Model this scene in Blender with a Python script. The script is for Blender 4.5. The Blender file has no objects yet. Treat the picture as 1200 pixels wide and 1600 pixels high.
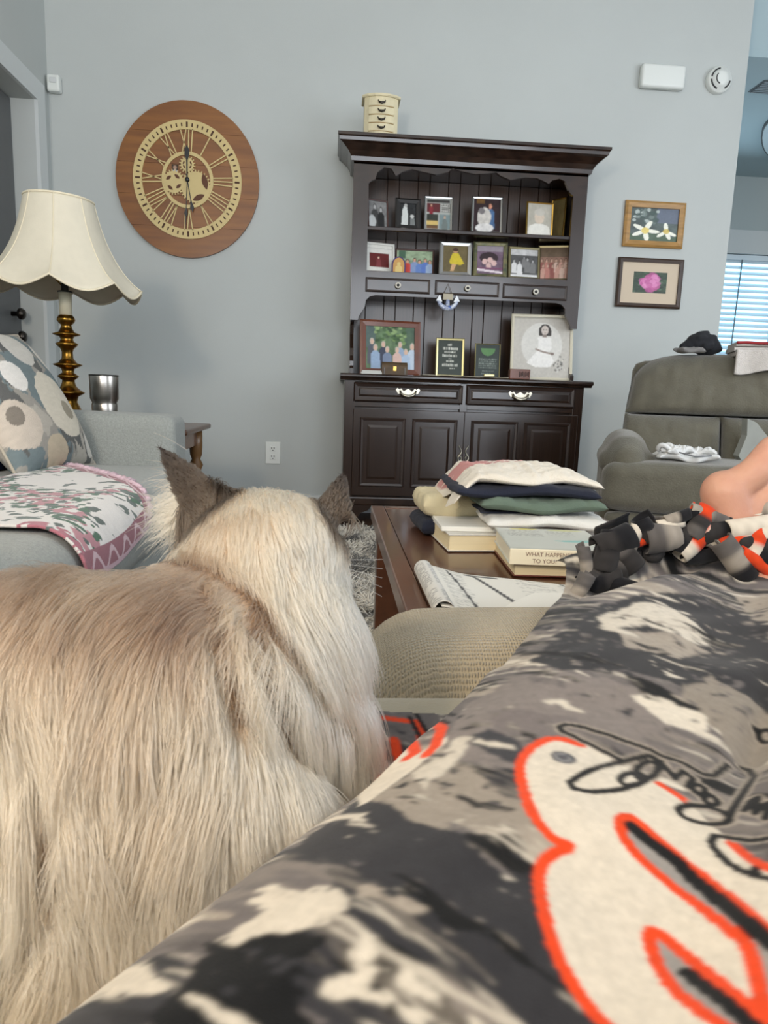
import bpy, bmesh, math, random
import numpy as np
from mathutils import Vector, Matrix, Euler
random.seed(7); RNG = np.random.default_rng(7)
scene = bpy.context.scene
COL = scene.collection
# ------------------------------------------------------------------ camera
FPX = 1110.0; PITCH, ROLL, YAW = [math.radians(a) for a in (-9.6, 1.94, 4.4)]; CH = 0.72
_cy, _sy, _cp, _sp = math.cos(YAW), math.sin(YAW), math.cos(PITCH), math.sin(PITCH)
FWD = np.array([_sy*_cp, _cy*_cp, _sp]); _rt = np.array([_cy, -_sy, 0.0]); _up = np.cross(_rt, FWD)
CR = _rt*math.cos(ROLL) + _up*math.sin(ROLL); CU = np.cross(CR, FWD); CPOS = np.array([0, 0, CH])
cam = bpy.data.cameras.new('camera'); cam_ob = bpy.data.objects.new('camera', cam); COL.objects.link(cam_ob)
cam.sensor_fit = 'VERTICAL'; cam.sensor_height = 24.0; cam.lens = 24.0*FPX/1600.0; cam.clip_start = 0.01
M3 = Matrix((CR.tolist(), CU.tolist(), (-FWD).tolist())).transposed()
cam_ob.matrix_world = Matrix.Translation(CPOS.tolist()) @ M3.to_4x4()
cam.dof.use_dof = True; cam.dof.focus_distance = 1.9; cam.dof.aperture_fstop = 14.0
scene.camera = cam_ob
# ------------------------------------------------------------------ world, lights, exposure
wd = bpy.data.worlds.new('world'); scene.world = wd; wd.use_nodes = True
wd.node_tree.nodes['Background'].inputs[0].default_value = (0.90, 0.94, 1.0, 1); wd.node_tree.nodes['Background'].inputs[1].default_value = 1.15
scene.cycles.diffuse_bounces = 4; scene.cycles.max_bounces = 8; scene.cycles.adaptive_threshold = 0.02
vs = scene.view_settings; vs.view_transform = 'Standard'; vs.look = 'None'; vs.gamma = 1.0; vs.use_curve_mapping = False; vs.exposure = 0.0

def area_light(name, loc, target, sx, sy, power, color):
    l = bpy.data.lights.new(name, 'AREA'); l.shape = 'RECTANGLE'; l.size = sx; l.size_y = sy; l.energy = power; l.color = color
    o = bpy.data.objects.new(name, l); COL.objects.link(o); o.location = loc
    o.rotation_euler = (Vector(target)-Vector(loc)).to_track_quat('-Z', 'Y').to_euler(); return o
area_light('window_daylight', (3.55, 0.9, 1.75), (0.4, 3.4, 0.9), 1.8, 1.6, 50, (0.86, 0.93, 1.0))
area_light('patio_door_daylight', (1.2, -2.9, 1.45), (0.2, 2.0, 1.0), 2.8, 2.0, 108, (0.85, 0.92, 1.0))
area_light('side_fill_light', (-1.35, -1.7, 1.7), (-0.5, 3.5, 0.9), 1.4, 1.5, 48, (0.88, 0.94, 1.0))  # added fill from behind left, no known window; lifts wall and cat
area_light('far_window_daylight', (2.9, 6.2, 1.7), (2.9, 4.6, 1.6), 1.0, 1.0, 16, (0.66, 0.86, 1.0))
lp = bpy.data.lights.new('reading_lamp_glow', 'POINT'); lp.energy = 92; lp.color = (1.0, 0.80, 0.58); lp.shadow_soft_size = 0.16
lpo = bpy.data.objects.new('reading_lamp_glow', lp); COL.objects.link(lpo); lpo.location = (-0.9, -0.7, 1.65)

# ------------------------------------------------------------------ pixel helpers (directions only; distance from planes)
def ray(px, py):
    d = (px-600)/FPX*CR - (py-800)/FPX*CU + FWD
    return d/d[1]
def atY(px, py, Y): return CPOS + ray(px, py)*Y
def atZ(px, py, Z):
    d = ray(px, py); return CPOS + d*(Z-CH)/d[2]
def atX(px, py, X):
    d = ray(px, py); return CPOS + d*X/d[0]
def rectY(Y, x0, y0, x1, y1):          # top-left and bottom-right pixel on the plane y=Y -> X0, Z0, X1, Z1
    a, b = atY(x0, y0, Y), atY(x1, y1, Y); return a[0], b[2], b[0], a[2]

# ------------------------------------------------------------------ colours and materials
def lin(v): v /= 255.0; return v/12.92 if v <= 0.04045 else ((v+0.055)/1.055)**2.4
def C(r, g, b): return (lin(r), lin(g), lin(b))
MATS = {}
def mat(name, col, rough=0.6, metal=0.0, var=0.0, vscale=8.0, bump=0.0, bscale=60.0, stretch=(1, 1, 1), col2=None, sheen=0.0, spec=None, emit=0.0, wood=False, coat=0.0, trans=0.0):
    if name in MATS: return MATS[name]
    m = bpy.data.materials.new(name); m.use_nodes = True; nt = m.node_tree; N = nt.nodes; L = nt.links
    b = N['Principled BSDF']; b.inputs['Roughness'].default_value = rough; b.inputs['Metallic'].default_value = metal
    if spec is not None: b.inputs['Specular IOR Level'].default_value = spec
    if sheen: b.inputs['Sheen Weight'].default_value = sheen; b.inputs['Sheen Roughness'].default_value = 0.5
    if coat: b.inputs['Coat Weight'].default_value = coat; b.inputs['Coat Roughness'].default_value = 0.1
    if trans: b.inputs['Transmission Weight'].default_value = trans
    b.inputs['Base Color'].default_value = (*col, 1)
    if emit: b.inputs['Emission Color'].default_value = (*col, 1); b.inputs['Emission Strength'].default_value = emit
    if var or bump or col2:
        tc = N.new('ShaderNodeTexCoord'); mp = N.new('ShaderNodeMapping'); mp.inputs['Scale'].default_value = stretch
        L.new(tc.outputs['Object'], mp.inputs['Vector'])
    if var or col2:
        if wood:
            nz = N.new('ShaderNodeTexWave'); nz.inputs['Scale'].default_value = vscale; nz.inputs['Distortion'].default_value = 6; nz.inputs['Detail'].default_value = 4; nz.inputs['Detail Scale'].default_value = 1.6
            out = nz.outputs['Color']
        else:
            nz = N.new('ShaderNodeTexNoise'); nz.inputs['Scale'].default_value = vscale; nz.inputs['Detail'].default_value = 5; out = nz.outputs['Fac']
        L.new(mp.outputs['Vector'], nz.inputs['Vector'])
        rp = N.new('ShaderNodeValToRGB'); L.new(out, rp.inputs['Fac'])
        c2 = col2 if col2 else tuple(max(0, x*(1-var)) for x in col); c1 = col if col2 else tuple(min(1, x*(1+var*0.6)) for x in col)
        rp.color_ramp.elements[0].position = 0.3; rp.color_ramp.elements[1].position = 0.7
        rp.color_ramp.elements[0].color = (*c2, 1); rp.color_ramp.elements[1].color = (*c1, 1)
        L.new(rp.outputs['Color'], b.inputs['Base Color'])
    if bump:
        n2 = N.new('ShaderNodeTexNoise'); n2.inputs['Scale'].default_value = bscale; n2.inputs['Detail'].default_value = 4
        L.new(mp.outputs['Vector'], n2.inputs['Vector'])
        bp = N.new('ShaderNodeBump'); bp.inputs['Strength'].default_value = bump; bp.inputs['Distance'].default_value = 0.01
        L.new(n2.outputs['Fac'], bp.inputs['Height']); L.new(bp.outputs['Normal'], b.inputs['Normal'])
    MATS[name] = m; return m
def printed(name, rough=0.5, bump=0.0, bscale=300.0, sheen=0.0, spec=0.3):
    if name in MATS: return MATS[name]
    m = mat(name, (0.5, 0.5, 0.5), rough, bump=bump, bscale=bscale, sheen=sheen, spec=spec)
    a = m.node_tree.nodes.new('ShaderNodeAttribute'); a.attribute_name = 'Col'
    m.node_tree.links.new(a.outputs['Color'], m.node_tree.nodes['Principled BSDF'].inputs['Base Color']); return m

# ------------------------------------------------------------------ object helpers
def tag(o, label, cat, group=None, kind=None):
    if label: o['label'] = label
    if cat: o['category'] = cat
    if group: o['group'] = group
    if kind: o['kind'] = kind
    return o
def empty(name, loc=(0, 0, 0), rz=0.0, label=None, cat=None, group=None):
    o = bpy.data.objects.new(name, None); COL.objects.link(o); o.location = [float(v) for v in loc]; o.rotation_euler = (0, 0, rz); o.empty_display_size = 0.05
    return tag(o, label, cat, group)
WORLDP = set()
def wempty(name, loc, label, cat, group=None):     # an Empty at the base of a thing whose parts are written in room coordinates
    o = empty(name, loc, 0.0, label, cat, group); WORLDP.add(o.name); return o
def link(name, me, m, parent=None, smooth=False):
    o = bpy.data.objects.new(name, me); COL.objects.link(o)
    if m is not None: me.materials.append(m)
    if smooth: me.polygons.foreach_set('use_smooth', [True]*len(me.polygons))
    if parent is not None:
        o.parent = parent
        if parent.name in WORLDP: o.location = -parent.location
    return o
def bm_obj(name, bm, m, parent=None, smooth=False):
    me = bpy.data.meshes.new(name); bm.normal_update(); bm.to_mesh(me); bm.free(); return link(name, me, m, parent, smooth)
def pyobj(name, v, f, m, parent=None, smooth=False):
    me = bpy.data.meshes.new(name); me.from_pydata([tuple(map(float, p)) for p in v], [], [tuple(map(int, q)) for q in f]); me.update(); return link(name, me, m, parent, smooth)
def add_box(bm, x0, x1, y0, y1, z0, z1, bevel=0.0, seg=2):
    r = bmesh.ops.create_cube(bm, size=1.0); vs_ = r['verts']
    for v in vs_:
        v.co = Vector(((x0+x1)/2+v.co.x*(x1-x0), (y0+y1)/2+v.co.y*(y1-y0), (z0+z1)/2+v.co.z*(z1-z0)))
    if bevel:
        es = list({e for v in vs_ for e in v.link_edges})
        bmesh.ops.bevel(bm, geom=es, offset=bevel, segments=seg, affect='EDGES', profile=0.5)
    return vs_
def box(name, x0, x1, y0, y1, z0, z1, m, parent=None, bevel=0.0, seg=2, smooth=False):
    bm = bmesh.new(); add_box(bm, x0, x1, y0, y1, z0, z1, bevel, seg); return bm_obj(name, bm, m, parent, smooth)
def lathe(name, prof, m, parent=None, seg=32, loc=(0, 0, 0), smooth=True, sx=1.0):
    v, f = [], []
    for r, z in prof:
        for k in range(seg):
            a = 2*math.pi*k/seg; v.append((loc[0]+r*math.cos(a)*sx, loc[1]+r*math.sin(a), loc[2]+z))
    n = len(prof)
    for i in range(n-1):
        for k in range(seg):
            k2 = (k+1) % seg; f.append((i*seg+k, i*seg+k2, (i+1)*seg+k2, (i+1)*seg+k))
    if prof[0][0] > 1e-5: f.append(tuple(range(seg-1, -1, -1)))
    if prof[-1][0] > 1e-5: f.append(tuple((n-1)*seg+k for k in range(seg)))
    return pyobj(name, v, f, m, parent, smooth)
def prism(name, poly, axis, a0, a1, m, parent=None, bevel=0.0, smooth=False):
    # poly: list of 2D points; axis 'y': points are (x,z) extruded a0..a1 along y; 'x': (y,z); 'z': (x,y)
    bm = bmesh.new()
    def mk(p, a):
        if axis == 'y': return (p[0], a, p[1])
        if axis == 'x': return (a, p[0], p[1])
        return (p[0], p[1], a)
    va = [bm.verts.new(mk(p, a0)) for p in poly]; vb = [bm.verts.new(mk(p, a1)) for p in poly]
    n = len(poly); fa = bm.faces.new(va); fb = bm.faces.new(vb[::-1])
    for i in range(n): bm.faces.new((va[i], vb[i], vb[(i+1) % n], va[(i+1) % n])[::-1])
    bmesh.ops.recalc_face_normals(bm, faces=bm.faces[:])
    if bevel: bmesh.ops.bevel(bm, geom=list(set(fa.edges[:])), offset=bevel, segments=2, affect='EDGES')
    bmesh.ops.triangulate(bm, faces=[q for q in bm.faces if len(q.verts) > 4])
    return bm_obj(name, bm, m, parent, smooth)
def tube_geo(path, rad, seg=10):
    P = [Vector(p) for p in path]; v, f = [], []
    rs = rad if isinstance(rad, (list, tuple)) else [rad]*len(P)
    t0 = (P[1]-P[0]).normalized(); up = Vector((0, 0, 1)) if abs(t0.z) < 0.9 else Vector((1, 0, 0)); nrm = t0.cross(up).normalized()
    for i, p in enumerate(P):
        t = (P[min(i+1, len(P)-1)]-P[max(i-1, 0)]).normalized(); nrm = (nrm-t*nrm.dot(t)).normalized(); bn = t.cross(nrm)
        for k in range(seg):
            a = 2*math.pi*k/seg; v.append(p+(nrm*math.cos(a)+bn*math.sin(a))*rs[i])
    for i in range(len(P)-1):
        for k in range(seg):
            k2 = (k+1) % seg; f.append((i*seg+k, i*seg+k2, (i+1)*seg+k2, (i+1)*seg+k))
    f.append(tuple(range(seg-1, -1, -1))); f.append(tuple((len(P)-1)*seg+k for k in range(seg)))
    return v, f
def tube(name, path, rad, m, parent=None, seg=10):
    v, f = tube_geo(path, rad, seg); return pyobj(name, v, f, m, parent, True)
def grid_mesh(name, Pts, m, parent=None, colors=None, smooth=True, flip=False):
    # Pts: (nv, nu, 3)
    nv, nu = Pts.shape[:2]; idx = np.arange(nv*nu).reshape(nv, nu)
    q = np.stack([idx[:-1, :-1], idx[:-1, 1:], idx[1:, 1:], idx[1:, :-1]], -1).reshape(-1, 4)
    if flip: q = q[:, ::-1]
    me = bpy.data.meshes.new(name); me.vertices.add(nv*nu); me.vertices.foreach_set('co', Pts.astype(np.float32).ravel())
    nf = len(q); me.loops.add(nf*4); me.loops.foreach_set('vertex_index', q.astype(np.int32).ravel())
    me.polygons.add(nf); me.polygons.foreach_set('loop_start', np.arange(0, nf*4, 4, dtype=np.int32)); me.update(calc_edges=True)
    if colors is not None: set_col(me, colors.reshape(-1, 3))
    return link(name, me, m, parent, smooth)
def set_col(me, rgb):
    a = me.attributes.new('Col', 'FLOAT_COLOR', 'POINT'); buf = np.ones((len(me.vertices), 4), np.float32); buf[:, :3] = rgb; a.data.foreach_set('color', buf.ravel())
def solid(o, t, off=-1.0):
    md = o.modifiers.new('thickness', 'SOLIDIFY'); md.thickness = t; md.offset = off; return o
def subsurf(o, lv=2):
    md = o.modifiers.new('smooth', 'SUBSURF'); md.levels = lv; md.render_levels = lv; return o
def cushion_box(name, x0, x1, y0, y1, z0, z1, r, m, parent=None, puff=0.0, n=22, p=5.0, wob=0.0, seed=0):
    # soft rounded box made from a dense cube pushed to a superellipsoid-like shape
    bm = bmesh.new(); bmesh.ops.create_cube(bm, size=2.0); bmesh.ops.subdivide_edges(bm, edges=bm.edges[:], cuts=n, use_grid_fill=True)
    hx, hy, hz = (x1-x0)/2, (y1-y0)/2, (z1-z0)/2
    for v in bm.verts:
        q = [v.co.x*hx, v.co.y*hy, v.co.z*hz]; h = (hx, hy, hz)
        inn = [max(-h[i]+r, min(h[i]-r, q[i])) for i in range(3)]
        d = Vector([q[i]-inn[i] for i in range(3)]); L_ = d.length
        if L_ > 1e-9:
            s = d/L_*r
            w = Vector([inn[i]+s[i] for i in range(3)])
        else: w = Vector(q)
        fx, fy, fz = 1-(v.co.x)**2, 1-(v.co.y)**2, 1-(v.co.z)**2
        w.z += puff*np.sign(v.co.z)*fx*fy*(abs(v.co.z) > 0.5); w.x += 0.5*puff*np.sign(v.co.x)*fy*fz*(abs(v.co.x) > 0.5); w.y += 0.5*puff*np.sign(v.co.y)*fx*fz*(abs(v.co.y) > 0.5)
        if wob: w += v.normal*wob*math.sin(9*v.co.x+seed)*math.cos(7*v.co.y+5*v.co.z+seed)
        v.co = w+Vector(((x0+x1)/2, (y0+y1)/2, (z0+z1)/2))
    return bm_obj(name, bm, m, parent, True)
def organic(name, caps, voxel, m, parent=None, smooth_it=12, start=None):
    # caps: list of (p0, r0, p1, r1) capsules or (p, (rx,ry,rz), rot_euler) ellipsoids -> one continuous surface
    bm = bmesh.new()
    def ball(p, r, rot=None):
        mt = Matrix.Translation(Vector(p)) @ (Euler(rot).to_matrix().to_4x4() if rot else Matrix()) @ Matrix.Diagonal((*([r]*3 if not isinstance(r, (tuple, list)) else r), 1))
        bmesh.ops.create_icosphere(bm, subdivisions=3, radius=1.0, matrix=mt)
    if start is not None: bm.from_mesh(start)
    for c in caps:
        if len(c) == 4:
            p0, r0, p1, r1 = Vector(c[0]), c[1], Vector(c[2]), c[3]; n = max(2, int((p1-p0).length/(0.35*max(0.004, min(r0, r1))))+1); n = min(n, 40)
            for i in range(n+1): t = i/n; ball(p0.lerp(p1, t), r0+(r1-r0)*t)
        else: ball(c[0], c[1], c[2])
    me = bpy.data.meshes.new('tmp'); bm.to_mesh(me); bm.free(); ob = bpy.data.objects.new('tmp', me); COL.objects.link(ob)
    rm = ob.modifiers.new('r', 'REMESH'); rm.mode = 'VOXEL'; rm.voxel_size = voxel
    sm = ob.modifiers.new('s', 'SMOOTH'); sm.factor = 0.5; sm.iterations = smooth_it
    dg = bpy.context.evaluated_depsgraph_get(); new = bpy.data.meshes.new_from_object(ob.evaluated_get(dg)); bpy.data.objects.remove(ob); bpy.data.meshes.remove(me)
    new.name = name; new.materials.clear(); return link(name, new, m, parent, True)
def text(name, body, size, m, parent, loc, rot, align='CENTER', ext=0.0003):
    cu = bpy.data.curves.new('tmp', 'FONT'); cu.body = body; cu.size = size; cu.align_x = align; cu.align_y = 'CENTER'; cu.extrude = ext; cu.resolution_u = 3
    t = bpy.data.objects.new('tmp', cu); COL.objects.link(t); dg = bpy.context.evaluated_depsgraph_get(); me = bpy.data.meshes.new_from_object(t.evaluated_get(dg))
    bpy.data.objects.remove(t); me.name = name; me.materials.clear(); o = link(name, me, m, parent); o.location = o.location+Vector([float(q) for q in loc]); o.rotation_euler = rot; return o

# ------------------------------------------------------------------ numpy painting
def vnoise(x, y, seed=0):
    xi = np.floor(x).astype(np.int64); yi = np.floor(y).astype(np.int64); xf = x-xi; yf = y-yi
    def h(a, b):
        n = (a*374761393 + b*668265263 + seed*1442695041) & 0x7fffffff; n = ((n ^ (n >> 13))*1274126177) & 0x7fffffff; n = n ^ (n >> 16)
        return (n & 0xffff)/65535.0
    u = xf*xf*(3-2*xf); w = yf*yf*(3-2*yf)
    return (h(xi, yi)*(1-u)+h(xi+1, yi)*u)*(1-w)+(h(xi, yi+1)*(1-u)+h(xi+1, yi+1)*u)*w
def fbm(x, y, seed=0, o=4):
    s = np.zeros_like(x, dtype=float); a = 0.5; t = 0
    for i in range(o): s += a*vnoise(x*2**i, y*2**i, seed+i*17); t += a; a *= 0.55
    return s/t
def in_poly(X, Y, poly):
    r = np.zeros(X.shape, bool); n = len(poly)
    for i in range(n):
        x0, y0 = poly[i]; x1, y1 = poly[(i+1) % n]
        if y0 == y1: continue
        c = ((y0 > Y) != (y1 > Y)) & (X < (x1-x0)*(Y-y0)/(y1-y0)+x0); r ^= c
    return r
def seg_dist(X, Y, pts, closed=False):
    d = np.full(X.shape, 1e9); n = len(pts)
    for i in range(n if closed else n-1):
        x0, y0 = pts[i]; x1, y1 = pts[(i+1) % n]; dx, dy = x1-x0, y1-y0; L2 = dx*dx+dy*dy+1e-12
        t = np.clip(((X-x0)*dx+(Y-y0)*dy)/L2, 0, 1); d = np.minimum(d, np.hypot(X-x0-t*dx, Y-y0-t*dy))
    return d
def smooth_pts(pts, it=2, closed=False):
    for _ in range(it):
        out = []; n = len(pts)
        if not closed: out.append(pts[0])
        for i in range(n if closed else n-1):
            a, b = pts[i], pts[(i+1) % n]; out += [(0.75*a[0]+0.25*b[0], 0.75*a[1]+0.25*b[1]), (0.25*a[0]+0.75*b[0], 0.25*a[1]+0.75*b[1])]
        if not closed: out.append(pts[-1])
        pts = out
    return pts
class Canvas:
    def __init__(s, w, h, bg):
        s.w, s.h = w, h; s.X, s.Y = np.meshgrid(np.linspace(0, 1, w), np.linspace(0, 1, h)); s.a = np.zeros((h, w, 3)); s.a[:] = bg   # y=0 is the top
    def mask(s, m, col, al=1.0): s.a = np.where(np.asarray(m)[..., None], s.a*(1-al)+np.array(col)*al, s.a); return s
    def ell(s, cx, cy, rx, ry, col, al=1.0): return s.mask(((s.X-cx)/rx)**2+((s.Y-cy)/ry)**2 < 1, col, al)
    def rect(s, x0, y0, x1, y1, col, al=1.0): return s.mask((s.X >= x0) & (s.X <= x1) & (s.Y >= y0) & (s.Y <= y1), col, al)
    def poly(s, p, col, al=1.0): return s.mask(in_poly(s.X, s.Y, p), col, al)
    def line(s, p, w, col, al=1.0): return s.mask(seg_dist(s.X, s.Y, p) < w, col, al)
    def noise(s, sc, amt, seed=0, sy=None): s.a = s.a*(1+amt*(fbm(s.X*sc, s.Y*(sy or sc), seed)-0.5)*2)[..., None]; return s
    def blur(s, n=1):
        for _ in range(n):
            p = np.pad(s.a, ((1, 1), (1, 1), (0, 0)), mode='edge'); s.a = (p[1:-1, 1:-1]*2+p[:-2, 1:-1]+p[2:, 1:-1]+p[1:-1, :-2]+p[1:-1, 2:])/6
        return s
    def person(s, cx, top, h, shirt, skin=C(205, 160, 135), hair=C(60, 45, 38), w=0.5):
        s.ell(cx, top+h*0.13, h*0.10*w/0.5, h*0.13, hair); s.ell(cx, top+h*0.15, h*0.075*w/0.5, h*0.10, skin)
        return s.poly([(cx-h*0.09*w/.5, top+h*0.25), (cx+h*0.09*w/.5, top+h*0.25), (cx+h*0.2*w/.5, top+h*0.36), (cx+h*0.22*w/.5, top+h), (cx-h*0.22*w/.5, top+h), (cx-h*0.2*w/.5, top+h*0.36)], shirt)
def picture(name, cv, x0, x1, z0, z1, y, m, parent):   # flat print in the xz plane facing -y
    if cv.w < 120: cv.noise(cv.w/3.0, 0.12, cv.w).blur(1)
    xs = np.linspace(x0, x1, cv.w); zs = np.linspace(z1, z0, cv.h); P = np.zeros((cv.h, cv.w, 3)); P[..., 0] = xs[None]; P[..., 2] = zs[:, None]; P[..., 1] = y
    return grid_mesh(name, P, m, parent, np.clip(cv.a, 0, 1), smooth=False, flip=True)

PRINT = printed('photo_print', 0.35)

# ================================================================== the room
W = 4.21; XL = -1.54; XE = 2.29; ZC = 3.3
wallm = mat('wall_paint', C(186, 191, 189), 0.75, var=0.03, vscale=2, bump=0.06, bscale=220)
whitem = mat('trim_paint', C(205, 210, 210), 0.5)
ceilm = mat('ceiling_paint', C(226, 229, 230), 0.8)
floorm = mat('floor_wood', C(92, 66, 48), 0.45, var=0.3, vscale=5, stretch=(1, 8, 1))
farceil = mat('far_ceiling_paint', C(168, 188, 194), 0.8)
farwall = mat('far_room_paint', C(176, 186, 186), 0.8, var=0.03, vscale=2)
def struct(o): o['kind'] = 'structure'; return o
struct(box('floor', -3.2, 5.6, -3.4, 7.0, -0.06, 0, floorm))
struct(box('ceiling', -1.9, 4.4, -3.4, W+0.12, ZC, ZC+0.1, ceilm))
struct(box('wall_back', XL-0.02, XE, W, W+0.12, 0, ZC, wallm))
dz = float(atX(53, 155, XL)[2]); dy1 = float(atX(53, 155, XL)[1]); dy0 = dy1-0.95
bm = bmesh.new()
add_box(bm, XL-0.16, XL, dy1, W, 0, ZC); add_box(bm, XL-0.16, XL, -3.4, dy0, 0, ZC); add_box(bm, XL-0.16, XL, dy0, dy1, dz, ZC)
struct(bm_obj('wall_left', bm, wallm))
bm = bmesh.new(); cw = 0.10
add_box(bm, XL, XL+0.018, dy1, dy1+cw, 0, dz+cw); add_box(bm, XL, XL+0.018, dy0-cw, dy0, 0, dz+cw); add_box(bm, XL, XL+0.018, dy0, dy1, dz, dz+cw)
struct(bm_obj('trim_1', bm, whitem))
doorm = mat('door_paint', C(96, 98, 99), 0.45, var=0.1, vscale=3)
d1 = struct(box('door_1', XL-0.155, XL-0.115, dy0+0.005, dy1-0.005, 0.01, dz-0.005, doorm))
d1['label'] = 'dark grey door set deep in the white doorway'
metal_dk = mat('dark_metal', C(70, 66, 62), 0.3, 1.0)
for z in (atX(2, 485, XL-0.1)[2], atX(2, 522, XL-0.1)[2]):
    k = lathe('door_knob', [(0.0, 0), (0.012, 0.0), (0.012, 0.03), (0.028, 0.04), (0.03, 0.055), (0.02, 0.068), (0, 0.07)], metal_dk, d1, 20)
    k.location = (XL-0.117, dy1-0.115, z); k.rotation_euler = (0, math.pi/2, 0)
struct(box('baseboard_back', XL, XE, W-0.014, W, 0, 0.10, whitem)); struct(box('baseboard_left', XL, XL+0.014, dy1+cw, W-0.014, 0, 0.10, whitem))
# right-hand wall with the window the daylight comes through, never in frame
bm = bmesh.new(); RX = 4.2
add_box(bm, RX, RX+0.12, -3.4, -0.6, 0, ZC); add_box(bm, RX, RX+0.12, 2.4, W+2.6, 0, ZC); add_box(bm, RX, RX+0.12, -0.6, 2.4, 0, 0.7); add_box(bm, RX, RX+0.12, -0.6, 2.4, 2.7, ZC)
struct(bm_obj('wall_right', bm, wallm))
# the room beyond the end of the wall
FY = 6.6; FZ = 2.75
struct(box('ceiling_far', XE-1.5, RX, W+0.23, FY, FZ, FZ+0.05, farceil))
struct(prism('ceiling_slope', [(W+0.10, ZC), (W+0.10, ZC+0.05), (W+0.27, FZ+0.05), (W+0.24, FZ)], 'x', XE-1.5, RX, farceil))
wx0, wz0, wx1, wz1 = rectY(FY, 1118, 395, 1192, 640)
bm = bmesh.new()
add_box(bm, XE-1.5, wx0, FY, FY+0.1, 0, FZ); add_box(bm, wx1, RX+0.12, FY, FY+0.1, 0, FZ); add_box(bm, wx0, wx1, FY, FY+0.1, wz1, FZ); add_box(bm, wx0, wx1, FY, FY+0.1, 0, wz0)
struct(bm_obj('wall_far', bm, farwall))
sky = mat('window_sky', (0.55, 0.85, 1.0), 0.3, emit=1.5)
w1 = struct(box('window_1', wx0, wx1, FY+0.07, FY+0.08, wz0, wz1, sky)); w1['label'] = 'tall bright window of the next room behind a white blind'
bm = bmesh.new(); tz = float(atY(1150, 360, FY)[2])
add_box(bm, wx0-0.08, wx1+0.07, FY-0.03, FY-0.002, wz1, tz); add_box(bm, wx1, wx1+0.06, FY-0.02, FY, wz0, wz1); add_box(bm, wx0-0.06, wx0, FY-0.02, FY, wz0, wz1)
bo = bm_obj('window_casing', bm, whitem, w1)
bl = wempty('window_blind', ((wx0+wx1)/2, FY, wz0), 'white slatted blind hanging in the bright window beyond the wall end', 'blind')
slatm = mat('blind_slat', C(225, 238, 245), 0.5)
b0 = bmesh.new(); add_box(b0, -(wx1-wx0)/2+0.01, (wx1-wx0)/2-0.01, -0.022, 0.022, -0.0015, 0.0015); me0 = bpy.data.meshes.new('slat'); b0.to_mesh(me0); b0.free(); me0.materials.append(slatm)
n = int((wz1-wz0-0.05)/0.052)
for i in range(n):
    s = bpy.data.objects.new('slat', me0); COL.objects.link(s); s.parent = bl; s.location = (0, 0.03, wz1-wz0-0.06-i*0.052); s.rotation_euler = (math.radians(48), 0, 0)
box('head_rail', wx0+0.005, wx1-0.005, FY+0.005, FY+0.055, wz1-0.05, wz1-0.005, slatm, bl); bw = atY(1160, 400, FY)
tube('tilt_wand', [(bw[0], FY-0.005, wz1-0.05), (bw[0]-0.02, FY-0.005, wz0+0.2)], 0.006, mat('wand_grey', C(120, 135, 145), 0.4), bl, 6)
v0 = atZ(1176, 124, FZ); v1 = atZ(1169, 143, FZ)
vt = wempty('ceiling_vent', (v0[0]+0.15, v0[1], FZ), 'grey louvred air vent in the next room ceiling', 'vent')
vent = mat('vent_grey', C(120, 130, 135), 0.5); vdk = mat('vent_dark', C(70, 78, 82), 0.6)
box('backing', v1[0], v1[0]+0.42, v0[1], v1[1], FZ-0.004, FZ-0.001, vdk, vt)
for i in range(7):
    y = v0[1]+0.012+i*(v1[1]-v0[1]-0.024)/6; box('louvre', v1[0]+0.01, v1[0]+0.41, y-0.006, y+0.006, FZ-0.012, FZ-0.004, vent, vt)
box('divider', v1[0]+0.15, v1[0]+0.17, v0[1], v1[1], FZ-0.014, FZ-0.004, whitem, vt)
q0, q1 = atZ(1187, 176, FZ-0.022), atZ(1191, 254, FZ-0.022)
cl = wempty('ceiling_light', (q0[0]+0.35, (q0[1]+q1[1])/2, FZ), 'white rounded ceiling light panel with dark rim in the next room', 'ceiling light')
def rrect(x0, x1, y0, y1, r, n=6):
    out = []
    for cx, cy, a in ((x1-r, y1-r, 0), (x0+r, y1-r, 90), (x0+r, y0+r, 180), (x1-r, y0+r, 270)):
        for i in range(n+1): t = math.radians(a+90*i/n); out.append((cx+r*math.cos(t), cy+r*math.sin(t)))
    return out
def fixture(ins):
    w_ = 0.62; return smooth_pts([(q0[0]+ins, q0[1]+ins), (q0[0]+w_-ins, q0[1]+ins), (q1[0]+w_-ins, q1[1]-ins), (q1[0]+ins, q1[1]-ins)], 3, True)
prism('rim', fixture(0.0), 'z', FZ-0.022, FZ, mat('panel_rim', C(70, 74, 76), 0.5), cl); prism('diffuser', fixture(0.014), 'z', FZ-0.030, FZ-0.021, mat('diffuser_white', C(190, 205, 210), 0.5), cl)

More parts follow.
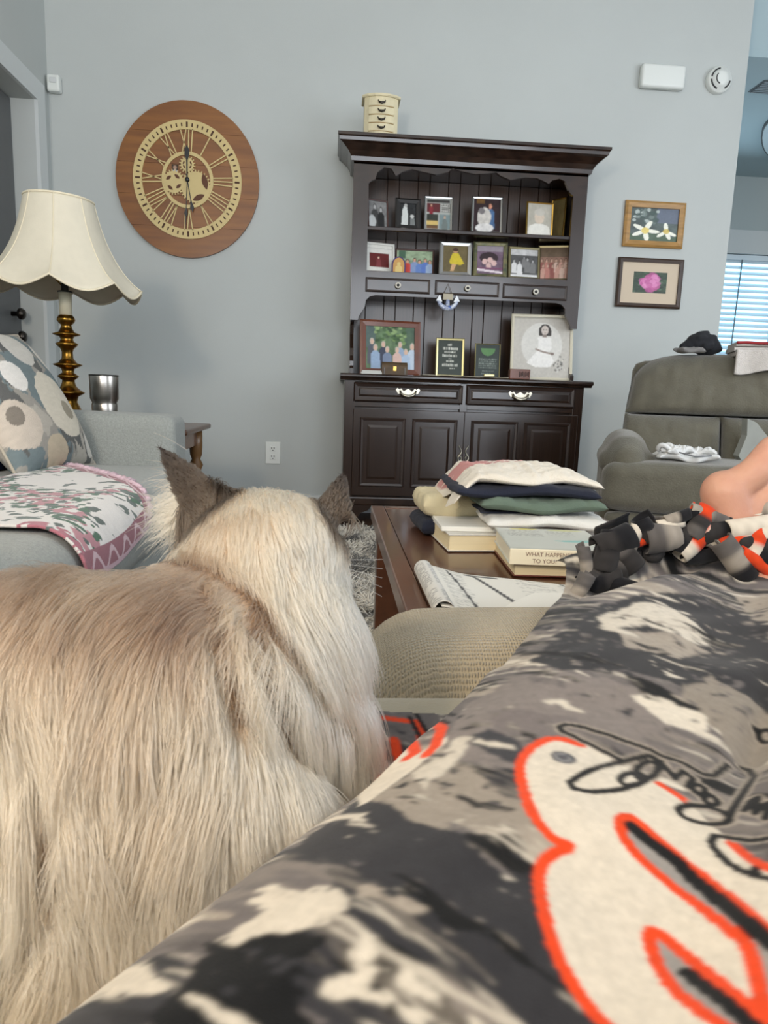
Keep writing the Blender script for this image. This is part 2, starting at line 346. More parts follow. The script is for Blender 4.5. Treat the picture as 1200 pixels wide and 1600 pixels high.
# ================================================================== things on the wall
def on_wall(x0, y0, x1, y1, Y=W): return rectY(Y, x0, y0, x1, y1)
plast = mat('white_plastic', C(222, 226, 222), 0.4)
x0, z0, x1, z1 = on_wall(1004, 98, 1069, 140, W-0.04)
a = wempty('alarm_siren', ((x0+x1)/2, W, z0), 'white rectangular alarm box high on the wall beside the smoke detector', 'alarm box')
box('cover', x0, x1, W-0.05, W-0.001, z0, z1, plast, a, 0.016, 3, True); box('seam', x0+0.004, x1-0.004, W-0.03, W-0.026, z0-0.0008, z1+0.0008, mat('seam_grey', C(170, 172, 170), 0.6), a)
c0 = atY(1125, 124, W-0.03)
a = wempty('smoke_detector', (c0[0], W, c0[2]), 'round white smoke detector with dark slots on the wall', 'smoke detector')
def wall_lathe(name, prof, m, par, cx, cz, seg=32, Y=W, sx=1.0):
    v, f = [], []
    for r, d in prof:
        for k in range(seg): t = 2*math.pi*k/seg; v.append((cx+r*math.cos(t)*sx, Y-d, cz+r*math.sin(t)))
    for i in range(len(prof)-1):
        for k in range(seg): k2 = (k+1) % seg; f.append((i*seg+k, i*seg+k2, (i+1)*seg+k2, (i+1)*seg+k))
    f.append(tuple((len(prof)-1)*seg+k for k in range(seg)))
    return pyobj(name, v, f, m, par, True)
wall_lathe('housing', [(0.07, 0.001), (0.07, 0.028), (0.066, 0.036), (0.045, 0.042), (0.042, 0.052), (0.02, 0.055), (0.001, 0.055)], plast, a, c0[0], c0[2])
blk = mat('black_plastic', C(28, 28, 30), 0.5)
for a0, a1 in ((100, 170), (185, 250), (300, 350)):
    pts = [(c0[0]+0.054*math.cos(math.radians(t)), W-0.041, c0[2]+0.054*math.sin(math.radians(t))) for t in np.linspace(a0, a1, 8)]
    tube('slot', pts, 0.004, blk, a, 6)
pts = [(c0[0]+0.032*math.cos(math.radians(t)), W-0.055, c0[2]+0.032*math.sin(math.radians(t))) for t in np.linspace(140, 250, 8)]
tube('slot', pts, 0.003, blk, a, 6)
x0, z0, x1, z1 = on_wall(74, 117, 95, 145, W-0.03)
a = wempty('motion_sensor', ((x0+x1)/2, W, z0), 'small white motion sensor high in the wall corner above the lamp', 'sensor')
box('body', x0, x1, W-0.05, W-0.001, z0, z1, plast, a, 0.01, 2); box('lens', x0+0.018, x1-0.014, W-0.056, W-0.049, z0+0.04, z1-0.016, mat('lens_white', C(205, 208, 208), 0.3), a, 0.003)
x0, z0, x1, z1 = on_wall(415, 690, 438, 725)
a = wempty('wall_outlet', ((x0+x1)/2, W, z0), 'white double electrical outlet low on the wall between sofa and hutch', 'outlet')
box('plate', x0, x1, W-0.007, W-0.0005, z0, z1, plast, a, 0.003)
for s in (-1, 1):
    zc = (z0+z1)/2+s*0.024; r = box('socket', (x0+x1)/2-0.017, (x0+x1)/2+0.017, W-0.0095, W-0.006, zc-0.016, zc+0.016, plast, a, 0.002)
    for dx in (-0.007, 0.007): box('slot', (x0+x1)/2+dx-0.0022, (x0+x1)/2+dx+0.0022, W-0.0105, W-0.009, zc, zc+0.010, blk, r)
    box('slot', (x0+x1)/2-0.003, (x0+x1)/2+0.003, W-0.0105, W-0.009, zc-0.011, zc-0.006, blk, r)

def ring_frame(name, x0, x1, z0, z1, w, y0, y1, m, parent, slope=0.0):
    # mitred frame: outer rectangle to inner, front face sloped
    def rect(a, y): return [(x0+a, y, z0+a), (x1-a, y, z0+a), (x1-a, y, z1-a), (x0+a, y, z1-a)]
    v = rect(0, y1)+rect(0, y0+slope)+rect(w*0.35, y0)+rect(w, y0+slope*0.6)+rect(w, y1); f = []
    for r in range(4):
        for k in range(4): k2 = (k+1) % 4; f.append((r*4+k, r*4+k2, (r+1)*4+k2, (r+1)*4+k))
    for k in range(4): k2 = (k+1) % 4; f.append((16+k, 16+k2, k2, k))
    return pyobj(name, v, f, m, parent)
oak = mat('oak_frame', C(168, 128, 72), 0.4, var=0.25, vscale=10, stretch=(1, 1, 6)); dkwood = mat('dark_frame', C(58, 40, 28), 0.4, var=0.3, vscale=12)
x0, z0, x1, z1 = on_wall(979, 312, 1066, 389, W-0.02)
a = wempty('flower_picture', ((x0+x1)/2, W, z0), 'oak framed picture of white and yellow lilies on the wall', 'picture')
ring_frame('frame', x0, x1, z0, z1, 0.036, W-0.026, W-0.002, oak, a, 0.008)
cv = Canvas(110, 96, C(88, 100, 98)); cv.noise(5, 0.5, 3); cv.mask(cv.Y > 0.75+0.1*np.sin(9*cv.X), C(70, 96, 60), 0.6); cv.mask((cv.X > 0.55) & (cv.Y < 0.45), C(104, 112, 132), 0.8)
for k in range(26): cv.ell(0.08+0.5*random.random(), 0.05+0.4*random.random(), 0.03+0.04*random.random(), 0.03+0.05*random.random(), random.choice([C(190, 200, 196), C(70, 88, 84), C(120, 134, 130)]), 0.8)
def flower(cv, cx, cy, r, angs, pet=C(240, 240, 226), mid=C(226, 200, 84)):
    for t in angs:
        dx, dy = math.cos(t), math.sin(t); px, py = cx+dx*r*0.55, cy+dy*r*0.6
        u = (cv.X-px)*dx+(cv.Y-py)*dy; w_ = -(cv.X-px)*dy+(cv.Y-py)*dx; cv.mask((u/(r*0.55))**2+(w_/(r*0.2))**2 < 1, pet)
    cv.ell(cx, cy, r*0.3, r*0.34, mid, 0.85)
flower(cv, 0.33, 0.68, 0.27, [0.1, 1.4, 2.6, 3.7, 5.1]); flower(cv, 0.76, 0.68, 0.22, [0.5, 1.2, 2.4, 4.6], mid=C(206, 180, 70))
picture('print', cv, x0+0.033, x1-0.033, z0+0.033, z1-0.033, W-0.012, PRINT, a)
x0, z0, x1, z1 = on_wall(968, 401, 1062, 483, W-0.02)
a = wempty('rose_picture', ((x0+x1)/2, W, z0), 'dark framed pink rose picture with wide beige mat on the wall', 'picture')
ring_frame('frame', x0, x1, z0, z1, 0.024, W-0.026, W-0.002, dkwood, a, 0.006)
box('mat_board', x0+0.02, x1-0.02, W-0.012, W-0.008, z0+0.02, z1-0.02, mat('mat_board', C(206, 190, 168), 0.8), a)
cv = Canvas(80, 60, C(44, 64, 44)); cv.noise(7, 0.8, 5)
for k in range(30): cv.ell(random.random(), random.random(), 0.06, 0.05, random.choice([C(60, 92, 62), C(26, 40, 30), C(84, 108, 84)]), 0.7)
for k in range(46):
    t = random.random()*6.28; r = 0.34*math.sqrt(random.random()); cv.ell(0.5+r*0.75*math.cos(t), 0.48+r*1.15*math.sin(t), 0.10, 0.12, random.choice([C(205, 110, 168), C(178, 76, 140), C(222, 140, 190), C(190, 90, 150)]), 0.7)
px0, pz0, px1, pz1 = on_wall(991, 424, 1040, 459, W-0.013)
picture('print', cv, px0, px1, pz0, pz1, W-0.0125, PRINT, a)

# ------------------------------------------------------------------ the round wooden clock
cc = atY(293, 281, W-0.03); KX = 0.95; RO = 0.404
clk = wempty('wall_clock', (cc[0], W, cc[2]-RO), 'large round wooden wall clock with cream Roman numeral dial and gears', 'clock')
def disc(name, r0, r1, d0, d1, m, par, seg=96):
    v, f = [], []
    for k in range(seg):
        t = 2*math.pi*k/seg; co, si = math.cos(t)*KX, math.sin(t)
        for r, d in ((r0, d0), (r0, d1), (r1, d1), (r1, d0)): v.append((cc[0]+r*co, W-d, cc[2]+r*si))
    for k in range(seg):
        k2 = (k+1) % seg
        for j in range(4): j2 = (j+1) % 4; f.append((k*4+j, k2*4+j, k2*4+j2, k*4+j2))
    return pyobj(name, v, f, m, par)
boardm = mat('clock_wood', C(142, 90, 36), 0.42, vscale=5.0, col2=C(112, 64, 22), stretch=(0.5, 1, 5), coat=0.2)
pw = 2*RO/5
for i in range(5):                       # five edge-glued boards
    za, zb = -RO+i*pw+0.0006, -RO+(i+1)*pw-0.0006; poly = []
    for t in np.linspace(math.asin(max(-1, za/RO)), math.asin(min(1, zb/RO)), 14): poly.append((cc[0]+RO*math.cos(t)*KX, cc[2]+RO*math.sin(t)))
    poly += [(2*cc[0]-x, z) for x, z in poly[::-1]]
    prism('board', poly, 'y', W-0.022, W-0.001, boardm, clk, 0.0)
cream = mat('cream_dial', C(205, 184, 128), 0.5, var=0.05, vscale=10)
D0, D1 = 0.0225, 0.029
disc('minute_ring', 0.256, 0.306, D0, D1, cream, clk); disc('inner_ring', 0.128, 0.146, D0, D1, cream, clk)
def dial_pt(r, deg, off=0.0):             # deg clockwise from 12; off sideways
    t = math.radians(deg); return (cc[0]+(r*math.sin(t)+off*math.cos(t))*KX, cc[2]+r*math.cos(t)-off*math.sin(t))
def bar(par, r0, o0, r1, o1, deg, w=0.005, m=cream, name='bar', d0=D0, d1=D1):
    a, b = np.array(dial_pt(r0, deg, o0)), np.array(dial_pt(r1, deg, o1)); t = (b-a)/np.linalg.norm(b-a); nn = np.array([-t[1], t[0]])*w/2
    return prism(name, [tuple(a-nn), tuple(b-nn), tuple(b+nn), tuple(a+nn)], 'y', W-d1, W-d0, m, par)
NUM = ['XII', 'I', 'II', 'III', 'IIII', 'V', 'VI', 'VII', 'VIII', 'IX', 'X', 'XI']
for k, s in enumerate(NUM):
    wid = {'I': 0.019, 'V': 0.034, 'X': 0.036}; tot = sum(wid[c] for c in s); u = -tot/2
    for c in s:
        w_ = wid[c]; m_ = u+w_/2; ri, ro = 0.144, 0.258; segs = {'I': [(m_, m_)], 'V': [(m_, u+0.004), (m_, u+w_-0.004)], 'X': [(u+0.004, u+w_-0.004), (u+w_-0.004, u+0.004)]}[c]
        for oi, oo in segs:
            o = bar(clk, ri, oi*0.8, ro, oo*1.15, k*30, 0.006 if c == 'I' else 0.0055, name='numeral_stroke')
        u += w_
tick = mat('dial_dark', C(70, 40, 20), 0.7)
for k in range(60):
    big = k % 5 == 0; bar(clk, 0.271-0.005*big, 0, 0.289+0.005*big, 0, k*6, 0.010 if big else 0.007, tick, 'minute_mark', D1, D1+0.0006)
def gear(cx, cz, r, teeth, d0, d1):
    poly = []
    for k in range(teeth):
        for fr, rr in ((0.0, r), (0.28, r), (0.36, r*1.0+0.010), (0.64, r+0.010), (0.72, r)):
            t = 2*math.pi*(k+fr)/teeth; poly.append((cc[0]+(cx+rr*math.cos(t))*KX, cc[2]+cz+rr*math.sin(t)))
    g = prism('gear', poly, 'y', W-d1, W-d0, cream, clk); return g
holem = mat('gear_hole', C(88, 48, 20), 0.6)
def leafhole(par, cx, cz, L, w_, ang, d):
    poly = []
    for t in np.linspace(-1, 1, 9): poly.append((t*L/2, w_/2*(1-t*t)))
    poly += [(x, -z) for x, z in poly[::-1][1:-1]]; ca, sa = math.cos(ang), math.sin(ang)
    prism('cutout', [(cc[0]+(cx+x*ca-z*sa)*KX, cc[2]+cz+x*sa+z*ca) for x, z in poly], 'y', W-d-0.0008, W-d, holem, par)
g = gear(0.045, -0.035, 0.080, 30, D0, D1+0.001)
leafhole(g, 0.098, -0.005, 0.085, 0.034, math.radians(105), D1+0.001); leafhole(g, 0.062, -0.088, 0.075, 0.030, math.radians(25), D1+0.001)
g = gear(-0.078, -0.015, 0.056, 24, D0, D1+0.002)
for an in (45, 135, 225, 315): leafhole(g, -0.078+0.034*math.cos(math.radians(an+10)), -0.015+0.036*math.sin(math.radians(an+10)), 0.036, 0.017, math.radians(an+100 if an in (45, 225) else an+80), D1+0.002)
g = gear(0.0, 0.078, 0.036, 16, D0, D1+0.003)
for an in (25, 155, 215, 325): leafhole(g, 0.022*math.cos(math.radians(an)), 0.078+0.02*math.sin(math.radians(an)), 0.02, 0.009, math.radians(an+90), D1+0.003)
ink = mat('clock_hand_black', C(24, 26, 28), 0.4)
def hand(name, deg, L, wb, spade, d):
    pts = [(-0.03, -wb*0.6), (-0.03, wb*0.6), (L*0.6, wb*0.5), (spade-0.035, wb), (spade-0.005, wb*2.8), (spade+0.012, wb*0.8), (L, 0.0008)]
    full = pts+[(r, -o) for r, o in pts[::-1]][:-1]
    full = [(r, o) for r, o in pts[1:]]+[(r, -o) for r, o in pts[1:][::-1]]
    prism(name, [dial_pt(r, deg, o) for r, o in full], 'y', W-d-0.002, W-d, ink, clk)
hand('minute_hand', 183, 0.255, 0.0035, 0.18, 0.037); hand('hour_hand', 170, 0.17, 0.004, 0.15, 0.033)
prism('hand_tail', [dial_pt(r, 0, o) for r, o in ((0, 0.003), (0.10, 0.004), (0.125, 0.013), (0.155, 0.012), (0.175, 0.001), (0.155, -0.012), (0.125, -0.013), (0.10, -0.004), (0, -0.003))], 'y', W-0.041, W-0.039, ink, clk)
wall_lathe('hand_hub', [(0.012, 0.02), (0.012, 0.042), (0.006, 0.045), (0.001, 0.045)], ink, clk, cc[0], cc[2], 20, W, KX)
cv = Canvas(14, 22, C(60, 44, 30)); cv.ell(0.5, 0.3, 0.28, 0.2, C(170, 140, 120)); cv.ell(0.5, 0.8, 0.4, 0.3, C(190, 195, 215)); pp = atY(273, 264, W-0.03)
picture('photo_sticker', cv, pp[0]-0.017, pp[0]+0.017, pp[2]-0.026, pp[2]+0.026, W-0.0235, PRINT, clk)

# ================================================================== the dark wooden hutch
F1 = 3.763; F2 = 3.93; HB = W-0.012
hut = wempty('hutch_cabinet', (0.70, 3.98, 0), 'tall dark stained wooden hutch with photo shelves, drawers and panelled doors', 'hutch')
hw = mat('hutch_wood', C(48, 33, 25), 0.24, wood=True, vscale=2.6, col2=C(36, 24, 18), stretch=(9, 9, 0.9), coat=0.4)
hwh = mat('hutch_wood_rail', C(48, 33, 25), 0.24, wood=True, vscale=2.6, col2=C(36, 24, 18), stretch=(0.9, 9, 9), coat=0.4)
hdk = mat('hutch_wood_dark', C(40, 24, 15), 0.42, var=0.3, vscale=6)
HX0, HX1 = 0.062, 1.338; ZT = 0.806; ZK = 0.165
# base carcass
bm = bmesh.new(); add_box(bm, HX0, HX1, F1+0.02, HB, ZK, ZT-0.03); bm_obj('base_body', bm, hw, hut)
for xa, xb in ((HX0, HX0+0.055), (HX1-0.055, HX1), (0.672, 0.712)): box('base_stile', xa, xb, F1, F1+0.022, 0.13, ZT-0.03, hw, hut, 0.002)
r1 = rectY(F1, 553, 597, 722, 632); r2 = rectY(F1, 729, 601, 896, 638)
box('base_rail', HX0, HX1, F1+0.001, F1+0.021, r1[1]-0.028, r1[1]-0.002, hwh, hut, 0.002)
box('top_rail', HX0, HX1, F1+0.001, F1+0.021, r1[3]+0.002, ZT-0.028, hwh, hut, 0.002)
box('base_moulding', HX0-0.012, HX1+0.012, F1-0.012, HB, 0.115, ZK, hwh, hut, 0.01, 3)
for xa, xb in ((HX0-0.01, HX0+0.16), (HX1-0.16, HX1+0.01)):
    s = 1 if xa < 0.5 else -1; xo = xa if s == 1 else xb
    poly = [(xo, 0.0), (xo, 0.118), (xo+s*0.17, 0.118), (xo+s*0.15, 0.09), (xo+s*0.11, 0.075), (xo+s*0.085, 0.03), (xo+s*0.07, 0.0)]
    prism('bracket_foot', poly, 'y', F1-0.008, F1+0.03, hw, hut); box('back_foot', xo, xo+s*0.06, HB-0.06, HB, 0, 0.118, hw, hut) if s == 1 else box('back_foot', xo-0.06, xo, HB-0.06, HB, 0, 0.118, hw, hut)
# counter slab with rounded nose
prof = [(F1-0.045, ZT-0.012), (F1-0.045, ZT-0.004), (F1-0.038, ZT+0.002), (F1-0.025, ZT+0.004), (HB, ZT+0.004), (HB, ZT-0.030), (F1-0.018, ZT-0.030), (F1-0.024, ZT-0.02), (F1-0.038, ZT-0.018)]
prism('counter_top', prof, 'x', 0.038, 1.372, hwh, hut)
CT = ZT+0.004
pewter = mat('pewter', C(190, 184, 168), 0.28, 1.0, var=0.2, vscale=60)
def raised(name, x0, x1, z0, z1, y, depth, m, par, rim=0.012, slope=0.022, dark=None):
    # a raised-and-fielded panel: dark groove, sloped border, flat centre
    def rect(a, yy): return [(x0+a, yy, z0+a), (x1-a, yy, z0+a), (x1-a, yy, z1-a), (x0+a, yy, z1-a)]
    v = rect(0, y)+rect(0, y-0.004)+rect(rim*0.5, y-0.004)+rect(rim, y+depth)+rect(rim+slope, y-0.002)+rect(rim+slope+0.004, y-0.003); f = []
    for r in range(5):
        for k in range(4): k2 = (k+1) % 4; f.append((r*4+k, r*4+k2, (r+1)*4+k2, (r+1)*4+k))
    f.append((20, 21, 22, 23)); return pyobj(name, v, f, m, par)
def bail_pull(par, x, z, y):
    g = tube('drawer_pull', [(x-0.042, y-0.012, z+0.008), (x-0.036, y-0.022, z-0.008), (x-0.018, y-0.028, z-0.018), (x, y-0.03, z-0.021), (x+0.018, y-0.028, z-0.018), (x+0.036, y-0.022, z-0.008), (x+0.042, y-0.012, z+0.008)], [0.004, 0.006, 0.008, 0.010, 0.008, 0.006, 0.004], pewter, par, 8)
    poly = [(-0.064, 0.012), (-0.056, 0.022), (-0.044, 0.014), (-0.036, 0.020), (-0.022, 0.004), (-0.012, 0.012), (0, 0.018), (0.012, 0.012), (0.022, 0.004), (0.036, 0.020), (0.044, 0.014), (0.056, 0.022), (0.064, 0.012), (0.052, -0.008), (0.03, -0.010), (0.016, -0.016), (0, -0.022), (-0.016, -0.016), (-0.03, -0.010), (-0.052, -0.008)]
    prism('drawer_plate', [(x+a, z+b) for a, b in poly], 'y', y-0.004, y, pewter, g)
for r in (r1, r2):
    d = box('drawer', r[0], r[2], F1-0.002, F1+0.02, r[1], r[3], hdk, hut, 0.002)
    raised('drawer_panel', r[0]+0.004, r[2]-0.004, r[1]+0.004, r[3]-0.004, F1-0.0025, 0.003, hwh, d, 0.016, 0.012)
    ring_frame('drawer_moulding', r[0], r[2], r[1], r[3], 0.020, F1-0.012, F1-0.001, hdk, d, 0.006)
    bail_pull(d, (r[0]+r[2])/2-0.004, (r[1]+r[3])/2+0.005, F1-0.006)
dl = rectY(F1, 552, 638, 719, 786); dr = rectY(F1, 726, 642, 892, 792)
zb, zt = ZK+0.004, min(dl[3], r1[1]-0.03)
for k, (xa, xb) in enumerate(((dl[0], dl[2]), (dr[0], dr[2]))):
    d = box('door', xa, xb, F1-0.004, F1+0.02, zb, zt, hw, hut, 0.003); wmid = (xa+xb)/2; st = 0.042
    for pa, pb in ((xa+st, wmid-0.022), (wmid+0.022, xb-st)):
        raised('door_panel', pa, pb, zb+0.055, zt-0.048, F1-0.0045, 0.006, hw, d, 0.016, 0.028)
        ring_frame('panel_moulding', pa-0.004, pb+0.004, zb+0.051, zt-0.044, 0.016, F1-0.012, F1-0.004, hdk, d, 0.004)
    xc = xb-0.018 if k == 0 else xa+0.022; zc = atY(712 if k == 0 else 727, 726, F1)[2]; y = F1-0.008
    e = lathe('door_pull', [(0.013, -0.0025), (0.017, -0.0025), (0.0185, 0), (0.017, 0.0025), (0.013, 0.0025), (0.0115, 0), (0.013, -0.0025)], pewter, d, 24)
    e.location = (xc, y-0.004, zc); e.rotation_euler = (math.pi/2, 0, 0)
    for s in (-1, 1):
        pth = [(math.sin(q*1.0)*0.010*(1-0.3*q/8)*(1 if k else -1), -(s*(0.018+q*0.0115)), 0.0) for q in np.linspace(0, 7.4, 22)]
        tube('pull_scroll', pth, [0.0045*(1-0.03*i) for i in range(22)], pewter, e, 6)
        pth = [(math.sin(q)*0.010*(-1 if k else 1), -(s*(0.018+q*0.010)), 0.0) for q in np.linspace(0, 3.1, 10)]
        tube('pull_scroll', pth, 0.0028, pewter, e, 6)
# ------------------------------------------------------------------ upper part
UX0, UX1 = 0.085, 1.33; UZ0, UZ1 = 1.145, 1.90
def c3(x, y): return (520+x/2.6667, 130+y/2.6667)
def cup(pts, Y): return [(p[0], p[2]) for p in (atY(*c3(x, y), Y) for x, y in pts)]
Lx = float(atY(*c3(146, 600), F2)[0]); Rx = float(atY(*c3(990, 640), F2)[0])
sm_t = float(atY(*c3(500, 806), F2)[2]); sm_b = float(atY(*c3(500, 897), F2)[2])     # small drawer band
scal = [(150, 470), (150, 415), (160, 405), (178, 398), (186, 370), (214, 350), (245, 356), (262, 385), (290, 368), (330, 358), (380, 370), (430, 381), (480, 370), (500, 355), (530, 365), (590, 378), (640, 377), (680, 371), (700, 386), (740, 403), (800, 393), (850, 395), (885, 411), (900, 419), (915, 405), (945, 398), (970, 410), (982, 445), (990, 460), (1003, 470)]
sp = cup(scal, F2); sp[0] = (Lx, sp[0][1]); sp[-1] = (Rx, sp[-1][1])
poly = [(UX0, UZ1)] + [(UX0, sp[0][1])] + sp + [(UX1, sp[-1][1]), (UX1, UZ1)]
prism('scalloped_valance', poly, 'y', F2, F2+0.022, hwh, hut)
foot = [(Lx, 0), (Lx, 0)]
for nm, xa, xb in (('stile', UX0, Lx), ('stile', Rx, UX1)):
    zt_ = sp[0][1] if xa == UX0 else sp[-1][1]; s = 1 if xa == UX0 else -1; xi, xo = (xb, xa) if s == 1 else (xa, xb)
    poly = [(xo, zt_), (xi, zt_), (xi, UZ0+0.05), (xi-s*0.004, UZ0+0.02), (xi-s*0.02, UZ0-0.005), (xi-s*0.035, UZ0-0.03), (xi-s*0.04, UZ0-0.05), (xo, UZ0-0.05)]
    prism(nm, poly, 'y', F2, F2+0.022, hw, hut)
side = [(F2+0.02, UZ1), (HB, UZ1), (HB, CT), (F2-0.02, CT), (F2-0.02, CT+0.03), (F2+0.01, CT+0.045), (F2+0.012, CT+0.07), (F2+0.04, CT+0.10), (F2+0.055, CT+0.14), (F2+0.10, CT+0.17), (F2+0.13, CT+0.22), (F2+0.12, CT+0.27), (F2+0.08, CT+0.29), (F2+0.04, UZ0-0.05), (F2+0.02, UZ0-0.05)]
for xa in (UX0+0.004, UX1-0.024): prism('side_panel', side, 'x', xa, xa+0.02, hw, hut)
prism('band_rail', [(Lx-0.001, sm_t), (Rx+0.001, sm_t), (Rx+0.001, sm_b-0.03), (Rx-0.02, sm_b-0.008), (Rx-0.05, sm_b), (Lx+0.05, sm_b), (Lx+0.02, sm_b-0.008), (Lx-0.001, sm_b-0.03)], 'y', F2+0.001, F2+0.02, hwh, hut)
box('drawer_box', UX0+0.024, UX1-0.024, F2+0.02, HB-0.02, sm_b, sm_t-0.002, hw, hut)
for q in ((137, 808, 403, 880), (427, 820, 690, 892), (710, 835, 972, 907)):
    a_, b_ = c3(q[0], q[1]), c3(q[2], q[3]); r = rectY(F2, *a_, *b_)
    d = box('small_drawer', r[0], r[2], F2-0.006, F2+0.004, r[1], r[3], hwh, hut, 0.002)
    ring_frame('drawer_moulding', r[0], r[2], r[1], r[3], 0.011, F2-0.010, F2-0.004, hdk, d, 0.003)
    k = lathe('drawer_knob', [(0.006, 0), (0.006, 0.008), (0.015, 0.012), (0.0165, 0.016), (0.013, 0.020), (0.009, 0.019), (0.0, 0.0165)], mat('bone_knob', C(206, 202, 190), 0.35), d, 20)
    k.location = ((r[0]+r[2])/2, F2-0.006, (r[1]+r[3])/2); k.rotation_euler = (math.pi/2, 0, 0)
    c = lathe('knob_centre', [(0.0075, 0.0), (0.0075, 0.0012), (0, 0.0014)], blk, k, 14, (0, 0, 0.0186))
SH1 = float(atY(*c3(500, 622), F2+0.02)[2])       # upper shelf, top of front edge just above this
SHT = SH1+0.012
prism('shelf', [(F2+0.014, SHT-0.004), (F2+0.02, SHT), (HB-0.02, SHT), (HB-0.02, SHT-0.022), (F2+0.02, SHT-0.022), (F2+0.014, SHT-0.018)], 'x', UX0+0.024, UX1-0.024, hwh, hut)
prism('shelf', [(F2+0.004, sm_t+0.010), (F2+0.010, sm_t+0.013), (HB-0.02, sm_t+0.013), (HB-0.02, sm_t-0.002), (F2+0.004, sm_t-0.002)], 'x', UX0+0.024, UX1-0.024, hwh, hut)
SB = sm_t+0.013
npl = 14; xs = [UX0+0.024]
while xs[-1] < UX1-0.1: xs.append(xs[-1]+(0.066 if len(xs) % 2 else 0.105))
xs[-1] = UX1-0.024
pm1 = mat('plank_wood', C(60, 43, 33), 0.28, wood=True, vscale=2.4, col2=C(54, 39, 29), stretch=(8, 8, 0.8), coat=0.12)
for i in range(len(xs)-1): box('back_plank', xs[i]+0.0015, xs[i+1]-0.0015, HB-0.018, HB-0.006, CT, UZ1-0.02, pm1, hut, 0.002, 1)
box('back_panel', UX0+0.02, UX1-0.02, HB-0.006, HB, CT, UZ1, hdk, hut)
box('top_board', UX0, UX1, F2, HB, UZ1-0.02, UZ1, hwh, hut)
# cornice: mitred crown swept around front and both sides
cp = [(0.0, UZ1-0.012), (0.012, UZ1-0.008), (0.016, UZ1+0.012), (0.03, UZ1+0.035), (0.062, UZ1+0.062), (0.075, UZ1+0.070), (0.078, UZ1+0.086), (0.085, UZ1+0.092), (0.085, UZ1+0.106), (0.0, UZ1+0.106)]
v, f = [], []
for o, z in cp:
    v += [(UX0-o, HB, z), (UX0-o, F2-o, z), (UX1+o, F2-o, z), (UX1+o, HB, z)]
n = len(cp)
for i in range(n-1):
    for k in range(3): f.append((i*4+k, i*4+k+1, (i+1)*4+k+1, (i+1)*4+k))
f.append(((n-1)*4, (n-1)*4+1, (n-1)*4+2, (n-1)*4+3)); f.append(tuple(i*4 for i in range(n))); f.append(tuple(i*4+3 for i in range(n))[::-1])
co = pyobj('cornice', v, f, hwh, hut); HT = UZ1+0.106
# ------------------------------------------------------------------ little chest on top
FC0 = F2-0.102
x0, z0, x1, z1 = rectY(FC0+0.025, 568, 143, 624, 209)
cx = (x0+x1)/2; ch = wempty('jewelry_chest', (cx, FC0+0.1, HT), 'small cream four drawer jewelry chest on top of the hutch', 'jewelry box')
cr = mat('cream_paint', C(216, 206, 172), 0.45, var=0.1, vscale=20); z1 = HT+(z1-z0)
bow = [(cx-0.085, FC0+0.17), (cx-0.085, FC0+0.06), (cx-0.06, FC0+0.04), (cx-0.03, FC0+0.028), (cx, FC0+0.024), (cx+0.03, FC0+0.028), (cx+0.06, FC0+0.04), (cx+0.085, FC0+0.06), (cx+0.085, FC0+0.17)]
prism('body', bow, 'z', HT+0.001, z1-0.012, cr, ch)
prism('lid', [(cx+(x-cx)*1.14, (y-FC0-0.1)*1.12+FC0+0.1) for x, y in bow], 'z', z1-0.012, z1, cr, ch, 0.003)
goldm = mat('gold_line', C(150, 120, 70), 0.4, 0.6)
for i in range(4):
    za = HT+0.014+i*(z1-HT-0.030)/4; zb2 = za+(z1-HT-0.030)/4-0.006
    arc = [(cx+t*0.064, FC0+0.022+0.017*(t)**2) for t in np.linspace(-1, 1, 9)]
    d = prism('drawer', arc+[(x, y+0.01) for x, y in arc[::-1]], 'z', za, zb2, cr, ch, 0.002)
    prism('drawer_line', [(x, y-0.0006) for x, y in arc]+[(x, y+0.002) for x, y in arc[::-1]], 'z', za-0.0035, za-0.001, goldm, d)
    zc = (za+zb2)/2; tube('handle', [(cx-0.018, FC0+0.020, zc+0.006), (cx-0.014, FC0+0.013, zc-0.004), (cx, FC0+0.010, zc-0.008), (cx+0.014, FC0+0.013, zc-0.004), (cx+0.018, FC0+0.020, zc+0.006)], [0.003, 0.004, 0.006, 0.004, 0.003], metal_dk, d, 8)

# ------------------------------------------------------------------ framed photographs on the shelves
def photo_frame(px, Y, base, label, fm, fw, cv, rz=0.0, tilt=9.0, matb=None, group=None, fw2=None, name='framed_photo', thick=0.012, strut=True):
    # px: x0,y0,x1,y1 pixel rect of the face at depth Y; sits on z=base and leans back
    x0, z0, x1, z1 = rectY(Y, *px); w = (x1-x0)/max(0.6, math.cos(rz)); h = z1-base; t = math.radians(tilt)
    root = empty(name, ((x0+x1)/2, Y, base+0.0005), rz, label, 'photo frame', group)
    p = ring_frame('frame', -w/2, w/2, 0, h, fw, -thick, 0, fm, root, thick*0.3); p.rotation_euler = (-t, 0, 0); p.location = (0, 0, thick*math.sin(t)*0+0.0)
    q = picture('photo', cv, -w/2+fw*0.95, w/2-fw*0.95, fw*0.95, h-fw*0.95, -thick*0.35, PRINT, p)
    b = box('backing', -w/2+fw*0.5, w/2-fw*0.5, -0.003, 0.0, fw*0.5, h-fw*0.5, mat('frame_backing', C(48, 42, 38), 0.8), p)
    if strut:
        s = pyobj('easel_strut', [(-w*0.12, h*math.sin(t)*0.7, h*0.7*math.cos(t)), (w*0.12, h*math.sin(t)*0.7, h*0.7*math.cos(t)), (w*0.12, h*math.sin(t)*0.7+0.045, 0.0), (-w*0.12, h*math.sin(t)*0.7+0.045, 0.0)], [(0, 1, 2, 3)], mat('frame_backing', C(48, 42, 38), 0.8), root); solid(s, 0.003)
    return root
def c3r(a, b, c_, d): return (*c3(a, b), *c3(c_, d))
